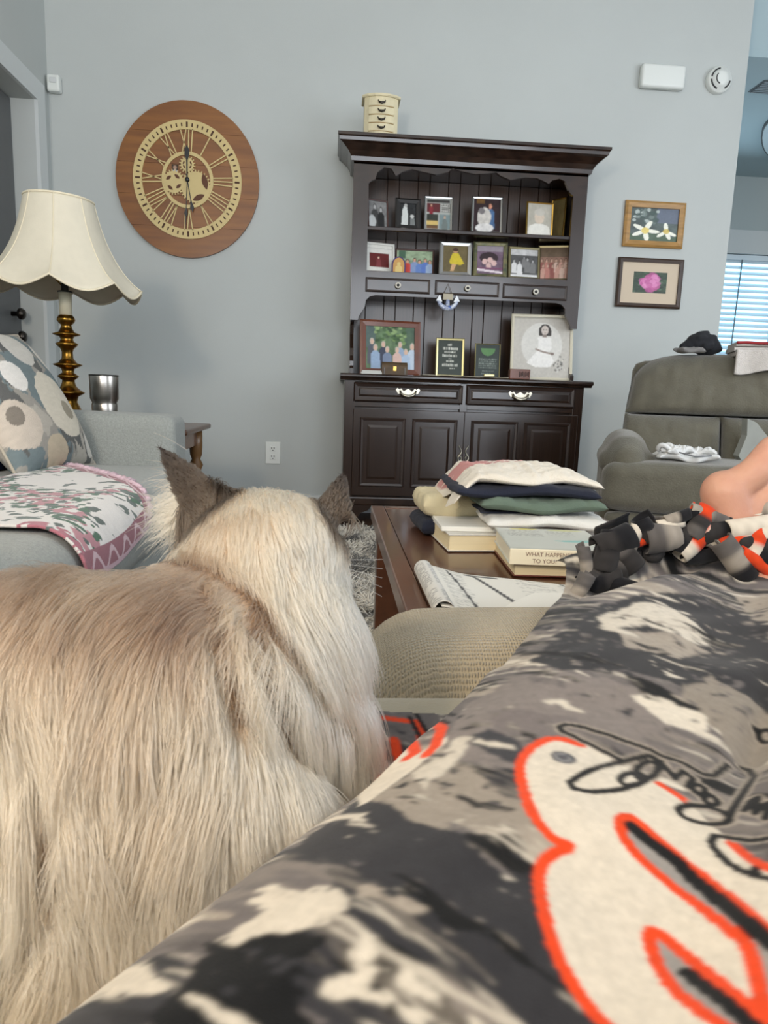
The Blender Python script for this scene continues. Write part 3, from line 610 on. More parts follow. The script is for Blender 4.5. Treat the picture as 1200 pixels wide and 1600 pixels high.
silver = mat('silver_frame', C(150, 150, 148), 0.25, 0.9); brass = mat('brass_frame', C(205, 165, 84), 0.22, 1.0); bronze = mat('bronze_frame', C(112, 104, 76), 0.35, 0.7)
redwood = mat('red_wood_frame', C(104, 52, 28), 0.35, var=0.2, vscale=14, coat=0.3); blkf = mat('black_frame', C(20, 18, 17), 0.4); mahog = mat('mahogany_frame', C(60, 26, 18), 0.35); whitef = mat('white_frame', C(206, 206, 200), 0.45)
Y1 = F2+0.085
def bw(cv): g = cv.a@np.array([0.3, 0.6, 0.1]); cv.a = np.repeat(g[..., None], 3, -1); return cv
# top shelf
cv = Canvas(34, 44, C(120, 122, 120)); cv.noise(6, 0.6, 2); cv.person(0.35, 0.1, 0.9, C(60, 62, 66)); cv.person(0.68, 0.2, 0.85, C(30, 32, 36)); bw(cv).ell(0.2, 0.8, 0.2, 0.25, C(200, 205, 205), 0.8)
photo_frame(c3r(146, 480, 232, 592), Y1, SHT, 'black and white couple photo in angled mahogany frame at the top shelf end', mahog, 0.008, cv, math.radians(20), 8)
cv = Canvas(38, 50, C(38, 40, 42)); cv.noise(8, 0.8, 4); cv.poly([(0.1, 0.98), (0.16, 0.3), (0.28, 0.1), (0.42, 0.12), (0.5, 0.5), (0.5, 0.98)], C(205, 210, 208)); cv.ell(0.36, 0.1, 0.1, 0.08, C(170, 170, 168)); cv.ell(0.75, 0.58, 0.12, 0.09, C(190, 192, 190)); cv.poly([(0.62, 0.98), (0.64, 0.66), (0.9, 0.66), (0.94, 0.98)], C(120, 124, 124))
photo_frame(c3r(263, 474, 366, 594), Y1, SHT, 'black framed wedding photo of white gown on the top shelf', blkf, 0.026, cv, math.radians(4), 8)
cv = Canvas(40, 52, C(168, 172, 168)); cv.rect(0.03, 0.14, 0.58, 0.44, C(92, 40, 44)); cv.person(0.22, 0.16, 0.4, C(130, 40, 50)); cv.rect(0.62, 0.14, 0.98, 0.42, C(60, 60, 58))
for i in range(5):
    for j in range(4): cv.ell(0.66+i*0.073, 0.18+j*0.067, 0.022, 0.02, C(220, 220, 214))
cv.rect(0.03, 0.02, 0.97, 0.12, C(56, 54, 52)); cv.rect(0.03, 0.5, 0.5, 0.98, C(48, 52, 46)); cv.rect(0.03, 0.72, 0.5, 0.86, C(206, 180, 110)); cv.rect(0.03, 0.88, 0.5, 0.98, C(110, 80, 50)); cv.rect(0.56, 0.5, 0.98, 0.98, C(120, 138, 140)); cv.person(0.77, 0.52, 0.5, C(110, 120, 118), C(186, 160, 140), C(120, 116, 110))
photo_frame(c3r(383, 466, 497, 604), Y1, SHT, 'silver collage frame with four small pictures on the top shelf', silver, 0.011, cv, 0.0, 7)
cv = Canvas(44, 56, C(46, 30, 34)); cv.rect(0.1, 0.0, 0.4, 0.14, C(110, 80, 40)); cv.person(0.62, 0.1, 0.8, C(70, 100, 140), C(196, 136, 112)); cv.ell(0.4, 0.55, 0.26, 0.3, C(200, 196, 190)); cv.ell(0.3, 0.36, 0.12, 0.1, C(120, 116, 118)); cv.ell(0.42, 0.88, 0.34, 0.14, C(216, 214, 212)); cv.noise(10, 0.35, 9)
photo_frame(c3r(583, 465, 704, 613), Y1, SHT, 'silver frame with bright top edge holding photo of person cuddling white pet', silver, 0.013, cv, math.radians(-3), 8)
cv = Canvas(44, 56, C(176, 172, 160)); cv.noise(5, 0.15, 3); cv.ell(0.5, 0.42, 0.2, 0.22, C(206, 190, 172)); cv.ell(0.5, 0.27, 0.21, 0.11, C(190, 186, 176)); cv.poly([(0.02, 1), (0.08, 0.72), (0.35, 0.62), (0.65, 0.62), (0.92, 0.72), (0.98, 1)], C(222, 220, 212))
photo_frame(c3r(808, 493, 914, 632), Y1, SHT, 'polished brass double frame panel with pale portrait of an older person', brass, 0.008, cv, math.radians(6), 3)
cv = Canvas(30, 50, C(92, 80, 50)); cv.noise(6, 0.4, 6)
photo_frame(c3r(922, 478, 956, 634), Y1+0.03, SHT, 'second brass panel of the double frame, turned edge on', brass, 0.008, cv, math.radians(-50), 3)
# second shelf
cv = Canvas(60, 60, C(214, 214, 208)); cv.rect(0.1, 0.32, 0.86, 0.86, C(96, 26, 26)); cv.person(0.45, 0.42, 0.44, C(120, 50, 54), C(220, 180, 160)); cv.rect(0.0, 0.12, 1, 0.14, C(170, 170, 165))
photo_frame(c3r(137, 660, 258, 793), Y1, SB, 'white mat frame with dark red portrait on the lower shelf', whitef, 0.012, cv, math.radians(14), 8)
cv = Canvas(64, 46, C(120, 140, 120)); cv.rect(0, 0, 1, 0.4, C(150, 170, 140)); cv.noise(9, 0.4, 12); cv.rect(0.05, 0.02, 0.25, 0.35, C(70, 100, 80))
for k, (x, cl_) in enumerate([(0.12, C(180, 60, 70)), (0.3, C(200, 70, 60)), (0.5, C(130, 150, 190)), (0.64, C(100, 130, 190)), (0.8, C(90, 120, 190)), (0.93, C(150, 170, 200))]): cv.person(x, 0.3+0.06*(k % 2), 0.75, cl_, w=0.35)
photo_frame(c3r(262, 686, 420, 795), Y1+0.03, SB, 'dark framed outdoor family group photo on the lower shelf', mahog, 0.009, cv, 0.0, 8)
cv = Canvas(56, 60, C(104, 92, 60)); cv.noise(4, 0.2, 1); cv.ell(0.5, 0.2, 0.1, 0.09, C(190, 150, 110)); cv.ell(0.5, 0.15, 0.11, 0.07, C(70, 46, 30)); cv.poly([(0.38, 0.28), (0.62, 0.28), (0.86, 0.66), (0.72, 0.72), (0.3, 0.68), (0.26, 0.6)], C(206, 186, 50)); cv.poly([(0.36, 0.68), (0.54, 0.7), (0.44, 0.96), (0.3, 0.96)], C(200, 160, 120))
fr = photo_frame(c3r(447, 655, 575, 806), Y1-0.01, SB, 'photo of child in yellow dress in silver frame with side strips', silver, 0.022, cv, math.radians(-1), 6)
cv = Canvas(48, 54, C(110, 90, 108)); cv.noise(9, 0.6, 8); cv.rect(0, 0, 1, 0.2, C(150, 140, 150)); cv.ell(0.45, 0.42, 0.35, 0.2, C(52, 38, 44))
for x, y in ((0.5, 0.5), (0.3, 0.56), (0.65, 0.6), (0.45, 0.7)): cv.ell(x, y, 0.1, 0.1, C(214, 180, 176))
cv.rect(0, 0.76, 1, 0.82, C(120, 70, 100)); cv.poly([(0, 0.8), (1, 0.9), (1, 0.97), (0, 0.88)], C(226, 214, 220))
patt = mat('mottled_frame', C(120, 112, 76), 0.4, 0.4, col2=C(60, 72, 56), vscale=30)
photo_frame(c3r(590, 655, 722, 814), Y1, SB, 'mottled green gold frame with purple toned family photo', patt, 0.022, cv, math.radians(-3), 7)
cv = Canvas(56, 56, C(120, 122, 120)); cv.rect(0, 0, 1, 0.2, C(196, 196, 192)); cv.rect(0, 0.2, 1, 0.9, C(84, 84, 82)); cv.noise(8, 0.4, 5)
for x, y, s in ((0.14, 0.36, 0.5), (0.34, 0.4, 0.5), (0.62, 0.28, 0.55), (0.82, 0.34, 0.5), (0.5, 0.24, 0.4)): cv.person(x, y, s, C(216, 216, 212) if x < 0.4 else C(120, 122, 124), C(170, 168, 166), C(40, 40, 40), w=0.45)
cv.rect(0, 0.9, 1, 1, C(214, 214, 210)); bw(cv)
photo_frame(c3r(735, 676, 862, 822), Y1, SB, 'bronze frame with black and white photo of children on the lower shelf', bronze, 0.014, cv, math.radians(3), 8)
cv = Canvas(48, 56, C(150, 116, 100)); cv.rect(0, 0, 1, 0.3, C(110, 92, 74)); cv.noise(9, 0.3, 15)
for k in range(12): cv.person(0.08+0.165*(k % 6)+0.05*(k//6), 0.34+0.18*(k//6), 0.5, random.choice([C(206, 160, 146), C(190, 130, 120), C(220, 190, 176), C(150, 90, 84)]), C(220, 180, 160), C(60, 40, 34), w=0.35)
photo_frame(c3r(862, 668, 980, 826), Y1+0.01, SB, 'bronze frame with reddish group photo angled at the shelf end', bronze, 0.014, cv, math.radians(-18), 8)
# arched child figurine cut-out
a = wempty('photo_cutout', (atY(*c3(275, 750), Y1-0.03)[0], Y1-0.03, SB), 'small arched photo cutout of a child standing before the family photo', 'photo cutout')
r = rectY(Y1-0.03, *c3(247, 720), *c3(302, 796)); arch = lambda q: [(r[0]+q, SB+0.001), (r[2]-q, SB+0.001), (r[2]-q, SB+0.5*(r[3]-SB))]+[((r[0]+r[2])/2+((r[2]-r[0])/2-q)*math.cos(t), SB+0.5*(r[3]-SB)+(0.5*(r[3]-SB)-q)*math.sin(t)) for t in np.linspace(0.2, math.pi-0.2, 9)]+[(r[0]+q, SB+0.5*(r[3]-SB))]
prism('border', arch(0), 'y', Y1-0.03, Y1-0.026, mat('violet_card', C(60, 40, 100), 0.6), a); prism('arch', arch(0.007), 'y', Y1-0.032, Y1-0.0301, mat('ochre_card', C(196, 150, 84), 0.6), a)
prism('figure', [((r[0]+r[2])/2+x*0.02, SB+0.002+z*0.055) for x, z in ((-1, 0), (1, 0), (0.9, 0.55), (0.4, 0.68), (0.5, 0.85), (0.3, 1), (-0.3, 1), (-0.5, 0.85), (-0.4, 0.68), (-0.9, 0.55))], 'y', Y1-0.034, Y1-0.0322, mat('child_card', C(216, 190, 120), 0.6), a)
# counter: big family photo
def c4(x, y): return (520+x/2.6667, 430+y/2.6667)
def c4r(a, b, c_, d): return (*c4(a, b), *c4(c_, d))
Y3 = F1+0.17
cv = Canvas(100, 84, C(92, 116, 84)); cv.noise(9, 0.7, 21); cv.rect(0, 0, 0.2, 0.5, C(80, 96, 104), 0.7); cv.rect(0.8, 0, 1, 0.6, C(70, 90, 84), 0.6)
for k in range(60): cv.ell(0.2+0.6*random.random(), 0.4*random.random(), 0.04, 0.03, random.choice([C(120, 150, 90), C(70, 100, 60), C(150, 176, 120), C(50, 74, 50)]), 0.8)
for x, t_, s, cl_ in ((0.13, 0.28, 0.6, C(86, 90, 100)), (0.36, 0.34, 0.6, C(60, 66, 84)), (0.7, 0.34, 0.6, C(150, 170, 196)), (0.2, 0.42, 0.62, C(150, 172, 200)), (0.44, 0.46, 0.6, C(120, 134, 160)), (0.64, 0.46, 0.6, C(214, 182, 172)), (0.95, 0.36, 0.68, C(190, 204, 220)), (0.82, 0.5, 0.6, C(170, 190, 214))): cv.person(x, t_, s, cl_, C(214, 180, 160), C(190, 184, 172), w=0.36)
photo_frame(c4r(117, 180, 366, 400), Y3+0.05, CT, 'large reddish wood frame with outdoor family reunion photo on the counter', redwood, 0.034, cv, math.radians(8), 8)
# counter: text plaques
def lines(cv, rows, col, seed):
    rr = np.random.default_rng(seed)
    for y, h, xa, xb in rows:
        x = xa
        while x < xb:
            w_ = h*rr.uniform(0.2, 0.55); m = (cv.X >= x) & (cv.X <= x+w_) & (cv.Y >= y-h*rr.uniform(0.3, 0.55)) & (cv.Y <= y+h*0.45); cv.mask(m, col, rr.uniform(0.6, 1)); x += w_+h*rr.uniform(0.12, 0.3)
cv = Canvas(64, 90, C(52, 60, 54)); lines(cv, [(0.13, 0.07, 0.40, 0.58), (0.24, 0.09, 0.22, 0.80), (0.34, 0.06, 0.28, 0.74), (0.44, 0.08, 0.2, 0.78), (0.53, 0.04, 0.45, 0.55), (0.60, 0.05, 0.36, 0.64), (0.71, 0.09, 0.2, 0.82), (0.80, 0.025, 0.5, 0.7)], C(214, 216, 206), 3)
photo_frame(c4r(433, 258, 545, 404), Y3+0.03, CT, 'gold framed dark green plaque with white blackletter verse on the counter', mat('pale_gold', C(206, 194, 140), 0.3, 0.8), 0.012, cv, math.radians(-2), 8, name='text_plaque')['category'] = 'plaque'
cv = Canvas(64, 84, C(42, 52, 48)); cv.mask((((cv.X-0.52)/0.3)**2+((cv.Y-0.12)/0.22)**2 < 1) & (cv.Y > 0.12), C(84, 128, 76)); lines(cv, [(0.44+0.065*i, 0.05, 0.14, 0.88) for i in range(5)]+[(0.80, 0.04, 0.26, 0.78), (0.88, 0.04, 0.26, 0.76)], C(128, 138, 130), 5)
photo_frame(c4r(596, 283, 694, 410), Y3, CT, 'thin gold framed plaque with green crest and small verse on the counter', mat('pale_gold', C(206, 194, 140), 0.3, 0.8), 0.0045, cv, math.radians(-1), 6, name='text_plaque')['category'] = 'plaque'
# counter: communion portrait
cv = Canvas(110, 130, C(196, 192, 184)); cv.rect(0, 0, 1, 0.03, C(170, 166, 156)); cv.ell(0.5, 0.46, 0.36, 0.37, C(216, 214, 208))
cv.poly([(0.44, 0.3), (0.45, 0.18), (0.5, 0.12), (0.56, 0.11), (0.62, 0.13), (0.66, 0.2), (0.665, 0.3), (0.61, 0.31), (0.5, 0.31)], C(70, 66, 64)); cv.ell(0.55, 0.215, 0.064, 0.078, C(206, 196, 188)); cv.rect(0.52, 0.2, 0.535, 0.21, C(70, 60, 58)); cv.rect(0.565, 0.2, 0.58, 0.21, C(70, 60, 58)); cv.rect(0.535, 0.25, 0.57, 0.257, C(130, 100, 96)); cv.rect(0.505, 0.28, 0.585, 0.34, C(140, 128, 120)); cv.poly([(0.43, 0.33), (0.66, 0.33), (0.68, 0.5), (0.63, 0.58), (0.44, 0.57)], C(234, 232, 228))
cv.poly([(0.42, 0.56), (0.64, 0.58), (0.72, 0.72), (0.66, 0.82), (0.4, 0.83), (0.24, 0.76)], C(238, 236, 232)); cv.line([(0.4, 0.53), (0.52, 0.57), (0.68, 0.6)], 0.015, C(160, 146, 138)); cv.ell(0.69, 0.6, 0.035, 0.026, C(140, 126, 118))
for k in range(40): cv.ell(0.82+0.1*random.gauss(0, 0.45), 0.78+0.16*random.gauss(0, 0.45), 0.012, 0.016, random.choice([C(120, 118, 114), C(220, 218, 212), C(90, 88, 86)]), 0.8)
photo_frame(c4r(757, 148, 992, 424), Y3+0.02, CT, 'large cream framed portrait of girl in white dress on the counter', mat('ivory_frame', C(206, 200, 180), 0.5), 0.016, cv, math.radians(-6), 12)
# small things on the counter
gold_s = mat('brown_leather', C(84, 66, 44), 0.6, var=0.3, vscale=30)
x0, z0, x1, z1 = rectY(F1+0.02, *c4(205, 352), *c4(310, 402)); a = wempty('keepsake_box', ((x0+x1)/2, F1+0.04, CT), 'small domed olive brown keepsake box before the reunion photo', 'box')
prism('box_body', [(F1+0.005, CT+0.0008), (F1+0.07, CT+0.0008), (F1+0.07, CT+0.035)]+[(F1+0.0375+0.0325*math.cos(t), CT+0.035+0.03*math.sin(t)) for t in np.linspace(0, math.pi, 10)]+[(F1+0.005, CT+0.035)], 'x', x0, x1, gold_s, a)
for xx in (x0+0.01, x1-0.016): box('strap', xx, xx+0.006, F1+0.003, F1+0.0045, CT+0.002, CT+0.036, metal_dk, a)
box('clasp', (x0+x1)/2-0.008, (x0+x1)/2+0.008, F1+0.001, F1+0.0045, CT+0.02, CT+0.042, brass, a)
x0, z0, x1, z1 = rectY(F1, *c4(118, 380), *c4(206, 398)); a = wempty('card_stack', ((x0+x1)/2, F1+0.04, CT), 'small flat pile of white cards on the counter corner', 'cards')
for i in range(3): box('card', x0+0.003*i, x1-0.002*i, F1+0.002*i, F1+0.07, CT+0.0006+i*0.006, CT+0.006+i*0.006, whitef, a, 0.001, 1)
x0, z0, x1, z1 = rectY(F1+0.01, *c4(738, 380), *c4(820, 424)); a = wempty('wooden_block', ((x0+x1)/2, F1+0.03, CT), 'small brown wooden block with dark carved marks before the girl portrait', 'block')
box('block', x0, x1, F1+0.0, F1+0.04, CT+0.0005, CT+0.052, redwood, a, 0.003)
for k in range(7): box('carved_stroke', x0+0.05+0.008*(k//1)-0.0, x0+0.0545+0.008*k, F1-0.0006, F1+0.0005, CT+0.010+0.004*(k % 3), CT+0.040-0.005*(k % 2), mat('carve_dark', C(40, 20, 12), 0.8), a)
doil = mat('doily', C(186, 178, 160), 0.9, var=0.2, vscale=60, bump=0.4, bscale=300)
x0, _, x1, _ = rectY(F1, *c4(372, 400), *c4(726, 420)); nx, ny = 60, 14; gx, gy = np.meshgrid(np.linspace(x0, x1, nx), np.linspace(F1-0.03, HB-0.04, ny)); gz = CT+0.003+0.004*fbm(gx*30, gy*30, 3)
sc_ = 1+0*gx; P = np.stack([gx, gy+0.012*np.sin(gx*60)*(np.linspace(1, 0, ny)[:, None]), gz], -1); o = grid_mesh('table_runner', P, doil); solid(o, 0.003); tag(o, 'beige scalloped lace runner under the plaques on the counter', 'runner')
o = box('gold_lighter', *[rectY(F1-0.015, *c4(630, 405), *c4(672, 416))[i] for i in (0, 2)], F1-0.025, F1+0.0, CT+0.0078, CT+0.019, mat('pale_gold', C(206, 194, 140), 0.3, 0.8), None, 0.002); tag(o, 'tiny shiny gold lighter lying on the lace runner', 'lighter')
# anchor ornament hanging from the middle drawer
r = rectY(F2-0.03, *c3(445, 835), *c3(514, 945)); xc = (r[0]+r[2])/2+0.001
a = wempty('anchor_ornament', (xc, F2-0.02, r[1]), 'blue and white anchor ornament hanging from the middle small drawer', 'ornament')
porc = mat('blue_white_porcelain', C(226, 232, 238), 0.2, col2=C(50, 80, 150), vscale=70); Ya = F2-0.026; zt_ = r[3]; zb_ = r[1]
tube('cord', [(xc-0.022, Ya, zt_-0.05), (xc, Ya+0.012, zt_+0.004), (xc+0.022, Ya, zt_-0.05)], 0.0015, mat('cord_brown', C(110, 96, 80), 0.8), a, 6)
box('name_block', xc-0.027, xc+0.027, Ya-0.008, Ya+0.008, zt_-0.082, zt_-0.05, mat('wood_tag', C(176, 168, 148), 0.6), a, 0.002)
tube('shank', [(xc, Ya, zt_-0.08), (xc, Ya, zb_+0.012)], [0.010, 0.012], porc, a, 10)
tube('fluke_arc', [(xc+0.052*math.sin(t), Ya, zb_+0.062-0.055*math.cos(t)) for t in np.linspace(-1.35, 1.35, 15)], [0.007+0.006*math.cos(t) for t in np.linspace(-1.35, 1.35, 15)], porc, a, 10)
for s in (-1, 1): prism('fluke_tip', [(xc+s*0.030, zb_+0.040), (xc+s*0.046, zb_+0.076), (xc+s*0.064, zb_+0.044)], 'y', Ya-0.008, Ya+0.008, mat('porcelain_white', C(226, 230, 234), 0.25), a, 0.002)

# ================================================================== rug
rugm = mat('rug_base', C(120, 118, 112), 0.95, var=0.4, vscale=30, bump=0.6, bscale=200)
rug = empty('shag_rug', (0.1, 1.9, 0.0), 0.0, 'grey and cream shaggy rug on the floor under the coffee table', 'rug')
RX0, RX1, RY0, RY1 = -0.46, 0.80, -0.9, 1.78
box('rug_backing', RX0, RX1, RY0, RY1, 0.001, 0.012, rugm, rug)
def strands(name, roots, tips_fn, npts, rad0, rad1, cols, m, parent):
    N = len(roots); cu = bpy.data.hair_curves.new(name); cu.add_curves([npts]*N)
    P = tips_fn(roots, npts)                       # (N, npts, 3)
    cu.attributes['position'].data.foreach_set('vector', P.astype(np.float32).ravel())
    ra = cu.attributes.get('radius') or cu.attributes.new('radius', 'FLOAT', 'POINT')
    t = np.linspace(0, 1, npts); ra.data.foreach_set('value', np.tile(rad0+(rad1-rad0)*t**1.6, N).astype(np.float32))
    ca = cu.attributes.new('Col', 'FLOAT_COLOR', 'CURVE'); b = np.ones((N, 4), np.float32); b[:, :3] = cols; ca.data.foreach_set('color', b.ravel())
    o = bpy.data.objects.new(name, cu); COL.objects.link(o); cu.materials.append(m)
    if parent is not None: o.parent = parent
    return o
pile = printed('rug_pile', 0.9)
N = 46000; rr = np.column_stack([RNG.uniform(RX0, RX1, N), RNG.uniform(RY0, RY1, N), np.full(N, 0.012)])
def rug_fn(r, n):
    a = 6.28*fbm(r[:, 0]*9, r[:, 1]*9, 4)*2; L = RNG.uniform(0.02, 0.04, len(r)); d = np.column_stack([np.cos(a)*0.8, np.sin(a)*0.8, np.full(len(r), 0.7)]); d += RNG.normal(0, 0.25, d.shape); t = np.linspace(0, 1, n)
    P = r[:, None]+d[:, None]*(L[:, None]*t)[..., None]; P[..., 2] -= 0.012*(t**2)[None]; P[..., 2] = np.maximum(P[..., 2], 0.008); return P
tone = fbm(rr[:, 0]*7, rr[:, 1]*7, 8)+RNG.normal(0, 0.12, N); cA, cB = np.array(C(96, 95, 93)), np.array(C(214, 208, 196)); k = np.clip((tone-0.3)*2.4, 0, 1)[:, None]
o = strands('rug_pile', rr, rug_fn, 4, 0.0022, 0.0014, cA*(1-k)+cB*k, pile, rug); o['kind'] = 'stuff'

# ================================================================== grey sofa
sofm = mat('sofa_fabric', C(150, 154, 150), 0.9, var=0.16, vscale=160, bump=0.35, bscale=380, sheen=0.2)
SZ = 0.46; AY0, AY1 = 2.40, 2.60
ar = atY(272, 650, AY0); SX = -0.43
sofa = wempty('sofa', (-0.95, 1.5, 0), 'light grey fabric sofa along the side wall with a squared arm', 'sofa')
cushion_box('sofa_base', -1.44, SX-0.03, 0.68, AY1, 0.06, SZ-0.17, 0.03, sofm, sofa, n=10)
cushion_box('seat_cushion', -1.26, SX, 0.875, AY0-0.004, SZ-0.18, SZ, 0.075, sofm, sofa, 0.004, 26)
cushion_box('arm', -1.46, float(ar[0]), AY0, AY1, 0.06, float(ar[2]), 0.035, sofm, sofa, 0.006, 20)
cushion_box('arm', -1.46, float(ar[0]), 0.67, 0.87, 0.06, float(ar[2]), 0.035, sofm, sofa, 0.006, 20)
cushion_box('backrest', -1.47, -1.22, 0.875, AY0-0.004, 0.06, 0.84, 0.06, sofm, sofa, 0.01, 20)
for xx in (-1.40, -0.50):
    for yy in (0.77, 2.50): box('foot', xx-0.03, xx+0.03, yy-0.03, yy+0.03, 0, 0.065, dkwood, sofa, 0.004)
# patterned cushion leaning on the sofa back
def pillow(name, c, eu, ev, hu, hv, T, paint, m, label, n=70, welt=None):
    eu, ev = np.array(eu)/np.linalg.norm(eu), np.array(ev)/np.linalg.norm(ev); en = np.cross(eu, ev); u = np.linspace(-1, 1, n); U, V = np.meshgrid(u, u)
    k = (np.clip(1-np.abs(U)**2.6, 0, 1)*np.clip(1-np.abs(V)**2.6, 0, 1))**0.55; pin = 1-0.07*(1-np.abs(U)**2)*np.abs(V)**3; pin2 = 1-0.07*(1-np.abs(V)**2)*np.abs(U)**3
    parts = []
    root = empty(name, c-ev*hv, 0.0, label, 'cushion'); WORLDP.add(root.name)
    for s, nm in ((1, 'front_cover'), (-1, 'back_cover')):
        P = np.array(c)+eu*(U*hu*pin2)[..., None]+ev*(V*hv*pin)[..., None]+en*(s*T*k)[..., None]
        grid_mesh(nm, P, m, root, paint(U, V, s), flip=(s < 0))
    b = np.linspace(-1, 1, 24); edge = [(t, -1) for t in b]+[(1, t) for t in b[1:]]+[(-t, 1) for t in b[1:]]+[(-1, -t) for t in b[1:-1]]
    pts = []
    for a_, b_ in edge:
        p2_ = 1-0.07*(1-b_**2)*abs(a_)**3; p1_ = 1-0.07*(1-a_**2)*abs(b_)**3; pts.append(np.array(c)+eu*a_*hu*p2_+ev*b_*hv*p1_)
    tube('welt', [tuple(p) for p in pts+[pts[0]]], 0.0045, welt or m, root, 8); return root
def dots(U, V, s):
    a = np.zeros(U.shape+(3,)); a[:] = C(150, 146, 138); nz = fbm(U*2.2+5, V*2.2+s, 31)
    a[nz > 0.54] = C(112, 124, 126); a[nz < 0.40] = C(172, 166, 156); a[fbm(U*4+2, V*3, 77) > 0.62] = C(96, 96, 94)
    for cx, cy, r, cl_ in ((0.25, -0.22, 0.44, C(206, 198, 182)), (0.38, -0.30, 0.13, C(150, 142, 126)), (-0.42, 0.18, 0.2, C(222, 218, 212)), (-0.72, -0.42, 0.3, C(196, 184, 170)), (-0.75, -0.3, 0.12, C(128, 120, 110)), (0.1, 0.62, 0.3, C(196, 192, 184)), (0.75, 0.5, 0.25, C(206, 200, 190)), (0.78, -0.75, 0.18, C(200, 196, 188)), (-0.2, -0.85, 0.26, C(186, 172, 150)), (-0.8, 0.75, 0.2, C(214, 208, 200))):
        w = r*(1+0.25*(fbm(U*5, V*5, int(cx*50)+60)-0.5)); a[np.hypot(U-cx, V-cy) < w] = cl_
    return a*(0.9+0.2*fbm(U*14, V*30, 5))[..., None]
pillow('dotted_cushion', np.array([-0.915, 2.17, 0.655]), (0.12, 1, 0.0), (-0.50, 0.05, 0.86), 0.225, 0.235, 0.085, dots, printed('cushion_print', 0.85, 0.2, 300), 'grey cushion printed with cream and taupe dots leaning on the sofa', 140, welt=mat('welt_tan', C(176, 166, 150), 0.8))
pillow('navy_cushion', np.array([-1.06, 1.90, 0.625]), (0.2, 1, 0.0), (-0.5, 0.0, 0.86), 0.2, 0.19, 0.07, lambda U, V, s: np.ones(U.shape+(3,))*np.array(C(22, 40, 72)), printed('cushion_print', 0.85, 0.2, 300), 'plain navy blue cushion beside the dotted cushion', 30)
# floral throw over the seat, wrapped over its front edge
def seat_surf(a, y):       # a: metres from the back edge line x=-0.95, along the seat top and down the front
    r = 0.075; flat = (SX-r)-(-0.95); a = np.asarray(a, float); th = np.clip((a-flat)/r, 0, math.pi/2); down = np.clip(a-flat-r*math.pi/2, 0, None)
    x = -0.95+np.minimum(a, flat)+r*np.sin(th); z = SZ-r*(1-np.cos(th))-down; nx, nz = np.sin(th), np.cos(th)
    return x, z, nx, nz
nu, nv = 250, 190
s_, t_ = np.meshgrid(np.linspace(0, 1, nu), np.linspace(0, 1, nv))      # s from back to hem, t from near to far
aC = (SX-0.075+0.95)+0.075*math.pi/2
far0, far1 = 2.22, 1.62; A = 0.12+s_*(aC+0.005-0.12); far = far0+(far1-far0)*s_**1.0+0.05*np.sin(s_*3.0); near = 1.24-0.02*s_; YY = near+(far-near)*t_
A = A+0.012*np.sin(t_*4)*s_; x, z, nx_, nz_ = seat_surf(A, YY); wr = 0.010+0.006*(fbm(A*12, YY*12, 12)-0.3)
P = np.stack([x+nx_*wr, YY, z+nz_*wr], -1)
wm = A*0+1; dFar = (1-t_)*(far-near); dHem = (1-s_)*(aC-0.0); colr = np.zeros(P.shape); colr[:] = C(222, 218, 214)
sA, sY = A*1.0, YY
fl = fbm(sA*14, sY*14, 41, 3); leaf = vnoise(sA*70, sY*34, 51)*0.6+vnoise(sA*42, sY*80, 52)*0.6
cl_big = np.exp(-((np.sin(sA*11+1.0)*0.5+np.sin(sY*9+0.6)*0.5)**2)*5)
mk = (leaf > 0.74) & (cl_big > 0.35); colr[mk] = C(84, 96, 92); mk2 = (leaf > 0.66) & (fl > 0.55); colr[mk2] = C(96, 108, 104)
mk3 = (vnoise(sA*55, sY*55, 61) > 0.62) & (cl_big > 0.8); colr[mk3] = C(184, 132, 140); colr[(vnoise(sA*60, sY*60, 66) > 0.7) & (cl_big > 0.6)] = C(70, 104, 84)
bw_ = 0.05; bord = (dFar < bw_) | (dHem < bw_*1.1); colr[bord] = C(150, 98, 108)
lace = bord & ((np.abs(np.sin(sY*70)*0.018+0.026-dHem) < 0.006) | (np.abs(np.sin(sA*70)*0.014+0.024-dFar) < 0.006)); colr[lace] = C(206, 178, 184)
edge = (dFar < 0.010) | (dHem < 0.012); colr[edge] = C(196, 164, 174); nearb = ((t_*(far-near)) < 0.03) & (vnoise(sA*90, sY*90, 4) > 0.4); colr[nearb & (A > 0.42)] = C(176, 112, 124)
th = empty('floral_throw', (-0.6, 1.7, SZ), 0.0, 'white floral throw with mauve lace border draped over the sofa seat', 'throw blanket'); WORLDP.add(th.name)
o = grid_mesh('cloth', P, printed('throw_print', 0.9, 0.3, 400, 0.2), th, colr); solid(o, 0.005, 1.0)
lpts = []
for i in range(90):
    q = i/89; fi = int(q*(nu-1)); p = P[-1, fi]; lpts.append(p+np.array([0.012*math.sin(i*2.1)*0.4, 0.010+0.007*math.sin(i*2.1), 0.004]))
tube('lace_edging', [tuple(p) for p in lpts], [0.006+0.003*math.sin(i*1.7) for i in range(90)], mat('lace_pink', C(206, 180, 190), 0.9), th, 6)

